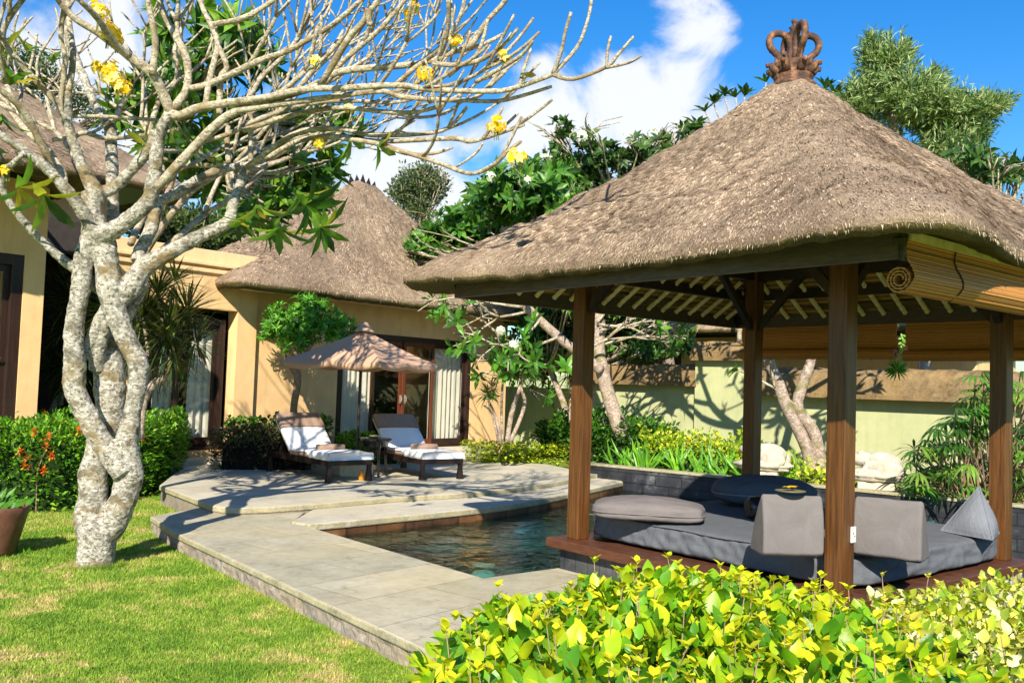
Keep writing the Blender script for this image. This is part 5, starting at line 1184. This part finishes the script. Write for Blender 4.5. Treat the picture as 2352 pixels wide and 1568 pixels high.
tree('garden_tree', 'deep green tree filling the shaded gap behind the leaning frangipani trunk', 'tree', gb(1330, 1000, 21),
     [(1240, 800, 90, 100, 22, 1), (1330, 780, 120, 70, 22, 1), (1450, 760, 80, 60, 21, 1), (1270, 700, 80, 50, 21, 1), (1420, 690, 120, 60, 20.5, 1), (1560, 790, 24, 18, 20, .3), (1480, 800, 50, 30, 20, .4)],
     'rosette', seed=13, n=700, L=.26, W=.07, cols=[(.035, .1, .015), (.06, .17, .02), (.1, .26, .03), (.02, .05, .01)], shell=.5)
# twin trunk frangipani behind the pool wall
segs2 = []; tips = []; base = gb(1872, 1112, 15.4)
t = thing('twin_trunk_frangipani', 'frangipani with two pale spotted trunks between the stone frogs', 'tree', tuple(base)); m1 = MB()
for pts in ([(1872, 1115, 40), (1862, 1060, 32), (1845, 1010, 28), (1805, 930, 27), (1785, 870, 25), (1765, 825, 25), (1750, 720, 22)], [(1874, 1115, 36), (1880, 1050, 32), (1868, 990, 27), (1832, 935, 26), (1845, 880, 24), (1862, 830, 23), (1890, 720, 20)]):
    c, r = tr(pts, 15.4, 15.3); m1.tube(c, [a*(1+.12*fbm(p*5, 3)) for p, a in zip(c, r)], 16)
    for _ in range(4): grow(segs2, c[-1], V((r2.gauss(0, .9), r2.gauss(0, .7)-.1, .35)), .75, r[-1]*.75, 4, r2, .25, .6)
grow(segs2, atd(1832, 935, 15.35), V((-.8, -.2, .5)), .5, .03, 2, r2, .3, .5)
m1.build('trunk', M['bark2'], t, smooth=True); mb = MB()
for c, r in segs2: mb.tube(c, r, 6)
mb.build('branches', M['twig'], t, smooth=True); mb = MB(); mb.force = 1
for p, d_, r in tips: rosette(mb, p, d_, 6, .24, .08, GL, r2, 1., .4)
mb.build('crown', M['leaf'], t)
# topiary tree beside the villa wall
tree('topiary_tree', 'clipped bright green rosette shrub on a bare stem against the ochre wall', 'shrub', gb(674, 1000, 16.5, .09),
     [(655, 735, 46, 38, 16.5, .4), (720, 725, 50, 38, 16.5, .4), (775, 755, 42, 30, 16.5, .35), (690, 770, 46, 26, 16.5, .35), (705, 700, 30, 22, 16.5, .25), (620, 760, 24, 22, 16.5, .25), (672, 790, 28, 16, 16.5, .25)],
     'rosette', [([(674, 1060, 18), (674, 945, 16), (683, 880, 17), (680, 830, 22), (672, 800, 14)], 16.5, 16.5), ([(680, 845, 12), (700, 815, 10), (715, 790, 9)], 16.5, 16.4), ([(678, 860, 10), (655, 820, 8), (648, 790, 8)], 16.5, 16.6)],
     seed=14, n=520, L=.13, W=.03, cols=[(.08, .26, .02), (.12, .34, .03), (.05, .17, .02), (.18, .42, .04)], bmat='stem', limb=False, shell=.3)
# spiky dracaenas
def dracaena(label, base, heads, stems, seed, L=.45, W=.024, n=115, cols=None, cat='dracaena'):
    rg = random.Random(seed); t = thing('dracaena', label, cat, tuple(base)); m1 = MB()
    for pts, d_ in stems: c, r = tr(pts, d_, d_); m1.tube(c, r, 8)
    m1.build('stem', M['bark2'], t, smooth=True)
    m1 = MB(); m1.force = 1; cols = cols or [(.06, .1, .02), (.1, .15, .03), (.035, .06, .02), (.16, .18, .05), (.09, .06, .03)]
    for x, y, d_, s in heads:
        p = atd(x, y, d_)
        for _ in range(int(n*s)):
            v = V((rg.gauss(0, 1), rg.gauss(0, 1), rg.gauss(0, 1)+.45)).normalized(); m1.leaf(p+v*.03, v, V((0, 0, 1)) if abs(v.z) < .95 else V((1, 0, 0)), L*s*rg.uniform(.6, 1.1), W*s, hsv(rg.choice(cols), rg), .3, .25)
    m1.build('leaf_heads', M['leaf'], t)
dracaena('large spiky dark dracaena behind the bare frangipani trunk', gb(330, 1010, 11.8, LZ), [(385, 770, 11.8, 1.3), (330, 730, 12, 1.2), (430, 720, 12, 1.1), (360, 680, 12.2, 1.1), (400, 820, 11.8, 1.0), (310, 800, 12.2, 1.1), (450, 790, 12, .9), (270, 720, 12.4, 1.1), (400, 650, 12.3, .9), (350, 850, 12, .9)],
         [([(320, 1010, 20), (330, 920, 20), (355, 880, 18), (380, 860, 14), (395, 800, 9)], 11.8), ([(345, 890, 14), (340, 800, 10), (330, 740, 8)], 11.9), ([(355, 880, 10), (365, 790, 9), (372, 730, 7)], 12), ([(370, 870, 12), (420, 800, 8), (430, 730, 7)], 12)], 3, L=.55)
dracaena('spiky dracaena in the dark corner between the left villa and the bare trunk', gb(170, 1000, 14.5, LZ), [(165, 690, 14.5, 1.2), (150, 760, 14.5, 1.1), (200, 640, 14.5, 1.1), (140, 840, 14.5, 1), (215, 720, 14.5, 1.2), (180, 850, 14.5, 1.2)], [([(105, 990, 14), (130, 920, 14), (180, 870, 12), (175, 760, 8)], 14.5), ([(140, 930, 10), (150, 800, 8)], 14.5)], 4, L=.6)
dracaena('cluster of thin stemmed dracaenas at the right corner of the villa', gb(1165, 1010, 17, .09), [(1120, 905, 16.8, .8), (1130, 890, 17, .6), (1195, 850, 17, 1.1), (1215, 820, 17, 1.0), (1180, 830, 17, .9), (1150, 790, 17.2, .8), (1230, 870, 17, .7)],
         [([(1150, 1015, 7), (1140, 960, 6), (1122, 920, 5)], 16.9), ([(1165, 1015, 12), (1175, 950, 12), (1200, 870, 8)], 17), ([(1172, 1015, 10), (1205, 930, 9), (1195, 880, 7), (1215, 830, 6)], 17), ([(1155, 1015, 6), (1152, 930, 6), (1160, 800, 4)], 17), ([(1145, 1015, 6), (1130, 950, 5), (1110, 930, 4)], 17)], 5, L=.42)
dracaena('small spiky dracaena in front of the low shaded garden wall', gb(1315, 1040, 18.5), [(1310, 860, 18.5, 1), (1330, 900, 18.5, 1), (1295, 830, 18.5, .8)], [([(1315, 1040, 8), (1310, 950, 8), (1312, 870, 6)], 18.5)], 6, L=.45)
# lady palm at right
def ladypalm(label, base, pts, seed, L=.3):
    rg = random.Random(seed); t = thing('lady_palm', label, 'palm', tuple(base)); m1 = MB(); m2 = MB(); m2.force = 1; base = V(base)
    for (x, y, d_) in pts:
        p = atd(x, y, d_); b = base+V((rg.gauss(0, .4), rg.gauss(0, .2), 0)); b.x = b.x*.5+p.x*.5; m1.tube(catm([b, b.lerp(p, .6)+V((0, 0, .1)), p], 4), .009, 5)
        d = V((rg.gauss(0, .7), -.7+rg.gauss(0, .3), rg.uniform(-.1, .6))).normalized(); sd = d.cross(V((0, 0, 1))).normalized(); c = rg.choice([(.06, .19, .02), (.1, .28, .03), (.04, .11, .015), (.2, .36, .05), (.05, .14, .02)])
        for k in range(8):
            a = (k-3.5)/3.5*1.15; v = (d*cos(a)+sd*sin(a)+V((0, 0, rg.uniform(-.15, .15)))).normalized(); m2.leaf(p, v, V((0, 0, 1)), L*rg.uniform(.8, 1.1), L*.13, hsv(c, rg), .2, .7)
    m1.build('cane', M['stem'], t); m2.build('frond', M['leafgloss'], t); return t
r4 = random.Random(20)
pts = []
for _ in range(175):
    x = r4.uniform(2085, 2420); lim = 900 + max(0, (2230-x))*1.0 if x < 2230 else 850; y = r4.uniform(lim, 1135); pts.append((x, y, r4.uniform(12.2, 14.6)))
ladypalm('thick clump of lady palm fans against the pale green wall at the right edge', gb(2270, 1150, 13.2), pts, 7)
# ------------------------------------------------------------------ hedges and low plants
def hedge(name, label, poly, z0, zt, cols, L, W, dens, seed, mat='leaf', stems=True, thick=.3, flowers=None, group=None, simple_=False, cat='hedge', up=.5, lump=.05, core=(.02, .04, .01), round_=.12, fn=None, sprig=0):
    # poly: world xy polygon (convex)
    rg = random.Random(seed); poly = [V((p[0], p[1])) for p in poly]; c = sum(poly, V((0, 0)))/len(poly); t = thing(name, label, cat, (c.x, c.y, z0), 0, group)
    n = len(poly); ar = sum(poly[i].x*poly[(i+1) % n].y-poly[(i+1) % n].x*poly[i].y for i in range(n))/2
    if ar < 0: poly.reverse()
    edges = [(poly[i], poly[(i+1) % n]) for i in range(n)]
    def dist(p):
        m = 9
        for a, b in edges:
            d = (b-a).normalized(); m = min(m, (V((p.x, p.y))-a).dot(V((-d.y, d.x))))
        return m
    xs = [p.x for p in poly]; ys = [p.y for p in poly]
    def top(p, dd): return zt + lump*fbm(V((p.x*2.2, p.y*2.2, seed)), 3)*1.6 - (round_*(1-min(1, dd/round_/1.4))**2 if dd < round_*1.4 else 0)
    m1 = MB(); m1.force = 1; m1.fine = name in ('foreground_hedge', 'variegated_hedge'); m2 = MB(); fl_ = {}
    def put(p, out):
        for_ = (out+V((rg.gauss(0, .5), rg.gauss(0, .5), rg.gauss(0, .4)+up))).normalized(); col = hsv(rg.choice(cols), rg)
        m1.leaf(p, for_, V((rg.gauss(0, .4), rg.gauss(0, .4), 1)), *(lambda k_: (L*k_, W*k_*rg.uniform(.85, 1.1)))(rg.uniform(.5, 1.2)), col, .25, rg.uniform(.1, .7), simple_)
    area = abs(ar); k = int(area*dens); c_ = 0; g_ = 0
    while c_ < k and g_ < k*20:
        g_ += 1; p = V((rg.uniform(min(xs), max(xs)), rg.uniform(min(ys), max(ys)))); dd = dist(p)
        if dd < 0: continue
        c_ += 1; z = top(p, dd)-thick*rg.random()**1.6; put(V((p.x, p.y, z)), V((0, 0, 1)))
    for a, b in edges:
        d = (b-a); ln = d.length; nn = V((d.y, -d.x)).normalized()
        for _ in range(int(ln*(zt-z0)*dens*1.1)):
            p = a+d*rg.random(); dep = rg.random()**1.5*thick*.7; z = z0+(zt-z0)*rg.random()**.75; bulge = .07*fbm(V((p.x*2, p.y*2, z*3)), 3)+.0
            q = p-nn*(dep-bulge+ .1*(z-zt+.0 > -round_)); put(V((q.x, q.y, min(z, top(p, 9)))), V((nn.x, nn.y, .2)))
    for _ in range(int(area*14) if stems else 0):
        p = V((rg.uniform(min(xs), max(xs)), rg.uniform(min(ys), max(ys))))
        if dist(p) < .05: continue
        zz = top(p, 9)-.05; m2.tube([V((p.x, p.y, z0)), V((p.x+rg.gauss(0, .06), p.y+rg.gauss(0, .06), (z0+zz)/2)), V((p.x+rg.gauss(0, .1), p.y+rg.gauss(0, .1), zz))], [.008, .006, .003], 5)
    # dark inner twig mass
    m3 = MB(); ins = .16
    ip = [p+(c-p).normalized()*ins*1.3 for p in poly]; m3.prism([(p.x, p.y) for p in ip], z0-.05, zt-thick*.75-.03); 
    if sprig:
        for _ in range(sprig):
            p = V((rg.uniform(min(xs), max(xs)), rg.uniform(min(ys), max(ys)))); dd = dist(p)
            if dd < .03: continue
            z = top(p, dd); q = V((p.x, p.y, z-.05)); hh = rg.uniform(.04, .12); e = q+V((rg.gauss(0, .02), rg.gauss(0, .02), .05+hh)); m2.tube([q, e], [.003, .002], 4)
            rosette(m1, e, V((0, 0, 1)), 4, L*.5, W*.5, [cols[-1], mul(cols[-1], 1.1)], rg, .8, .3); rosette(m1, q.lerp(e, .4), V((0, 0, 1)), 2, L*.8, W*.8, cols, rg, 1.2, .3)
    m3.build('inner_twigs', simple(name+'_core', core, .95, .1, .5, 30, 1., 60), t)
    if m2.v: m2.build('stems', M['stem'], t)
    m1.build('foliage', M[mat], t, smooth=m1.fine)
    if flowers:
        nf, colf, sz = flowers
        for _ in range(nf):
            if rg.random() < .4:
                p = V((rg.uniform(min(xs), max(xs)), rg.uniform(min(ys), max(ys))))
                if dist(p) < .02: continue
                q = V((p.x, p.y, top(p, 1)+.02)); u = V((0, -.2, 1))
            else:
                a, b = min(edges, key=lambda e: ((e[0]+e[1])/2).length) if rg.random() < .75 else rg.choice(edges); p = a+(b-a)*rg.random(); d = (b-a); nn = V((d.y, -d.x)).normalized(); q = V((p.x+nn.x*.05, p.y+nn.y*.05, z0+(zt-z0)*rg.uniform(.35, 1))); u = V((nn.x, nn.y, .4))
            m4 = MB(); m4.force = 1
            for _ in range(22):
                v = (u.normalized()+V((rg.gauss(0, .7), rg.gauss(0, .7), rg.gauss(0, .7)))).normalized(); m4.leaf(q+v*sz*.5, v, V((.1, 0, 1)), sz, sz*.5, hsv(rg.choice(colf), rg), .1, .1, True)
            m4.build('flower_head', M['petal'], t)
    return t
YG = [(.14, .36, .012), (.22, .44, .012), (.34, .5, .012), (.08, .24, .012), (.28, .47, .012), (.46, .57, .015), (.62, .62, .02)]
hp_ = [(-.27, 3.3), (-.22, 3.7), (-.02, 4.1), (.45, 4.62), (1.2, 4.85), (1.5, 4.5), (1.72, 3.6), (1.72, 2.3), (-.15, 2.3)]
hedge('foreground_hedge', 'large leaved yellow green hedge filling the bottom of the view in front of the daybed', hp_, LZ, .665, YG, .086, .057, 980, 2, 'leafgloss', up=.7, thick=.3, lump=.07, sprig=210, core=(.03, .05, .01), round_=.08)
hp2 = [(1.5, 4.75), (2.6, 5.5), (4.6, 6.3), (4.6, 2.5), (1.75, 2.4), (1.75, 3.6)]
hedge('variegated_hedge', 'pale cream and yellow small leaved hedge at the bottom right corner', hp2, LZ, .53, [(.42, .52, .06), (.66, .66, .16), (.78, .76, .42), (.5, .58, .04), (.28, .44, .03), (.7, .66, .08)], .058, .044, 1000, 3, 'leafgloss', up=.6, thick=.28, lump=.07, core=(.05, .07, .02), sprig=120)
IX = [(.07, .22, .015), (.12, .33, .02), (.2, .45, .03), (.04, .13, .01), (.3, .5, .04)]
OR = [(.85, .16, .03), (.9, .3, .03), (.8, .1, .03), (.95, .45, .05)]
hedge('ixora_hedge', 'glossy green ixora hedge with orange flower heads running off the left edge', [P2(-60, 1182, LZ), P2(120, 1180, LZ), P2(205, 1172, LZ), (-6.4, 13.0), (-9, 12.6)], LZ, .92, IX, .085, .036, 620, 4, 'leafgloss', flowers=(22, OR, .05), group='ixora hedges', lump=.1)
hedge('ixora_hedge', 'ixora hedge with orange flower heads directly right of the bare trunk', [P2(225, 1155, LZ), P2(345, 1143, LZ), P2(412, 1118, LZ), P2(426, 1098, LZ), (-6.4, 16.4), (-8.2, 13.9)], LZ, .93, IX, .085, .036, 620, 5, 'leafgloss', flowers=(16, OR, .05), group='ixora hedges', lump=.1)
hedge('purple_hedge', 'clipped dark purple brown hedge with a few green shoots left of the loungers', [P2(478, 1078, TZ), P2(648, 1080, TZ), (-3.2, 15.5), (-4.6, 15.6)], TZ, .78, [(.08, .07, .045), (.12, .095, .07), (.05, .05, .03), (.16, .12, .1), (.1, .16, .04)], .07, .03, 1300, 6, 'leaf', stems=False, lump=.05, sprig=0, core=(.015, .012, .01))
hedge('low_shrub', 'small bright green shrub between the backs of the two loungers', [P2(770, 1050, TZ), P2(900, 1052, TZ), (-1.9, 17.2), (-2.7, 16.6)], TZ, .58, IX, .09, .05, 500, 7, 'leafgloss')
hedge('low_shrub', 'narrow bright green shrub on top of the purple hedge beside the villa wall', [(-4.9, 15.9), (-3.9, 15.9), (-3.2, 16.6), (-4.3, 16.2)], TZ, .92, [(.08, .26, .02), (.13, .34, .03), (.05, .15, .02)], .1, .06, 600, 8, 'leafgloss')
GD = [(.42, .55, .03), (.6, .66, .04), (.3, .45, .03), (.2, .34, .02), (.7, .7, .08)]
hedge('golden_hedge', 'clipped golden yellow hedge at the far right end of the terrace', [P2(1082, 1062, TZ), P2(1245, 1064, TZ), P2(1300, 1058, TZ), (1.5, 18.3), (-.6, 18.4)], TZ, .5, GD, .07, .05, 1300, 9, lump=.12, core=(.1, .14, .02), group='golden hedges')
hedge('golden_hedge', 'tall loose golden hedge behind the pool wall, around the leaning tree', [tuple(pw0+pwb*1.0+pwd*-.2), tuple(pw0+pwb*1.0+pwd*1.75), tuple(pw0+pwb*2.2+pwd*1.9), tuple(pw0+pwb*2.2+pwd*-1.2)], .06, .75, GD+[(.12, .3, .02)], .085, .055, 480, 10, lump=.25, group='golden hedges')
hedge('green_hedge', 'deep green shrubs in the shade below the low garden wall', [tuple(pw0+pwb*1.2+pwd*-2.9), tuple(pw0+pwb*1.0+pwd*-.4), tuple(pw0+pwb*2.8+pwd*-.4), tuple(pw0+pwb*2.8+pwd*-3.2)], .06, .95, [(.05, .16, .015), (.09, .25, .02), (.03, .09, .01)], .11, .06, 420, 11, lump=.25)
hedge('golden_hedge', 'low golden plants between the pier and the dark post', [tuple(pw0+pwb*.5+pwd*1.8), tuple(pw0+pwb*.5+pwd*3.6), tuple(pw0+pwb*1.2+pwd*3.6), tuple(pw0+pwb*1.6+pwd*1.8)], .06, .42, GD, .08, .05, 500, 12, lump=.25, group='golden hedges')
hedge('ground_cover', 'low green plants behind the pool wall around the frogs', [tuple(pw0+pwb*.75+pwd*3.4), tuple(pw0+pwb*.75+pwd*9), tuple(pw0+pwb*1.8+pwd*9), tuple(pw0+pwb*1.8+pwd*3.4)], .06, .3, [(.07, .22, .02), (.14, .34, .03), (.3, .42, .04)], .1, .03, 400, 13, lump=.2, cat='ground plants')
# strappy lilies
r5 = random.Random(31)
for i, (tt, lab) in enumerate([(-.15, 'strappy lily clump beside the left gazebo post'), (.25, 'strappy lily clump left of the leaning trunk base'), (.95, 'strappy lily clump right of the leaning trunk base'), (1.35, 'tall bright strappy lily clump under the dappled wall'), (1.8, 'strappy lily clump just left of the pier'), (2.3, 'strappy lily clump in front of the pier'), (2.75, 'strappy lily clump nearest the dark far post')]):
    q = pw0+pwb*.5+pwd*tt; t = thing('spider_lily', lab, 'lily', (q.x, q.y, .06), 0, 'spider lilies behind the pool wall'); m1 = MB(); m1.force = 1
    for _ in range(26):
        v = V((r5.gauss(0, .45), r5.gauss(0, .35)-.1, 1)).normalized(); m1.leaf(V((q.x+r5.gauss(0, .08), q.y+r5.gauss(0, .05), .06)), v, V((r5.gauss(0, 1), -1, .3)), r5.uniform(.4, .7), .05, hsv(r5.choice([(.14, .38, .02), (.22, .48, .03), (.1, .28, .02)]), r5), .3, .5)
    m1.build('leaf_blades', M['leafgloss'], t)
# weeds and little things
q = atz(40, 1272, LZ); mb = MB(); mb.force = 1
for _ in range(26): v = V((r5.gauss(0, .6), r5.gauss(0, .6), 1)).normalized(); mb.leaf(q+V((r5.gauss(0, .07), r5.gauss(0, .04), 0)), v, V((0, -1, .2)), r5.uniform(.05, .1), .012, (.12, .3, .03), .2, .4, True)
tag(mb.build('weed_tuft', M['leaf']), 'small tuft of weeds at the foot of the brown pot', 'weeds')
q = atz(30, 1160, LZ); mb = MB(); mb.force = 1; pp = WM['garden_pot'].translation
for _ in range(70): v = V((r5.gauss(0, .7), r5.gauss(0, .7), 1)).normalized(); mb.leaf(pp+V((r5.gauss(0, .1), r5.gauss(0, .1), .42)), v, V((0, -1, .2)), r5.uniform(.1, .22), .05, hsv((.08, .24, .02), r5), .2, .4)
tag(mb.build('potted_plant', M['leafgloss']), 'leafy green plant growing in the brown pot', 'plant')
q = atz(1255, 1190, WZ+.01); mb = MB(); mb.force = 1; flower(mb, q, .06); tag(mb.build('floating_flower', M['petal']), 'yellow frangipani flower floating on the pool', 'flower')
mb = MB(); mb.force = 1; p = atd(2072, 765, 10.3)
for k in range(26):
    z = p.z-.42*k/25; mb.leaf(V((p.x+r5.gauss(0, .01), p.y, z)), V((r5.gauss(0, 1), -.4, -.5)).normalized(), V((0, -1, .2)), .05, .025, hsv((.15, .36, .04), r5), .2, .3)
p = atd(2060, 850, 10.3)
for _ in range(60): v = V((r5.gauss(0, 1), r5.gauss(0, .5), r5.gauss(0, .7)+.2)).normalized(); mb.leaf(p, v, V((0, -1, .4)), .14, .02, hsv((.12, .32, .03), r5), .2, .4, True)
tag(mb.build('hanging_fern', M['leaf']), 'small fern hanging on a green tendril under the back blinds', 'hanging plant')
sc.render.engine = 'CYCLES'; sc.cycles.max_bounces = 8; sc.cycles.transparent_max_bounces = 8
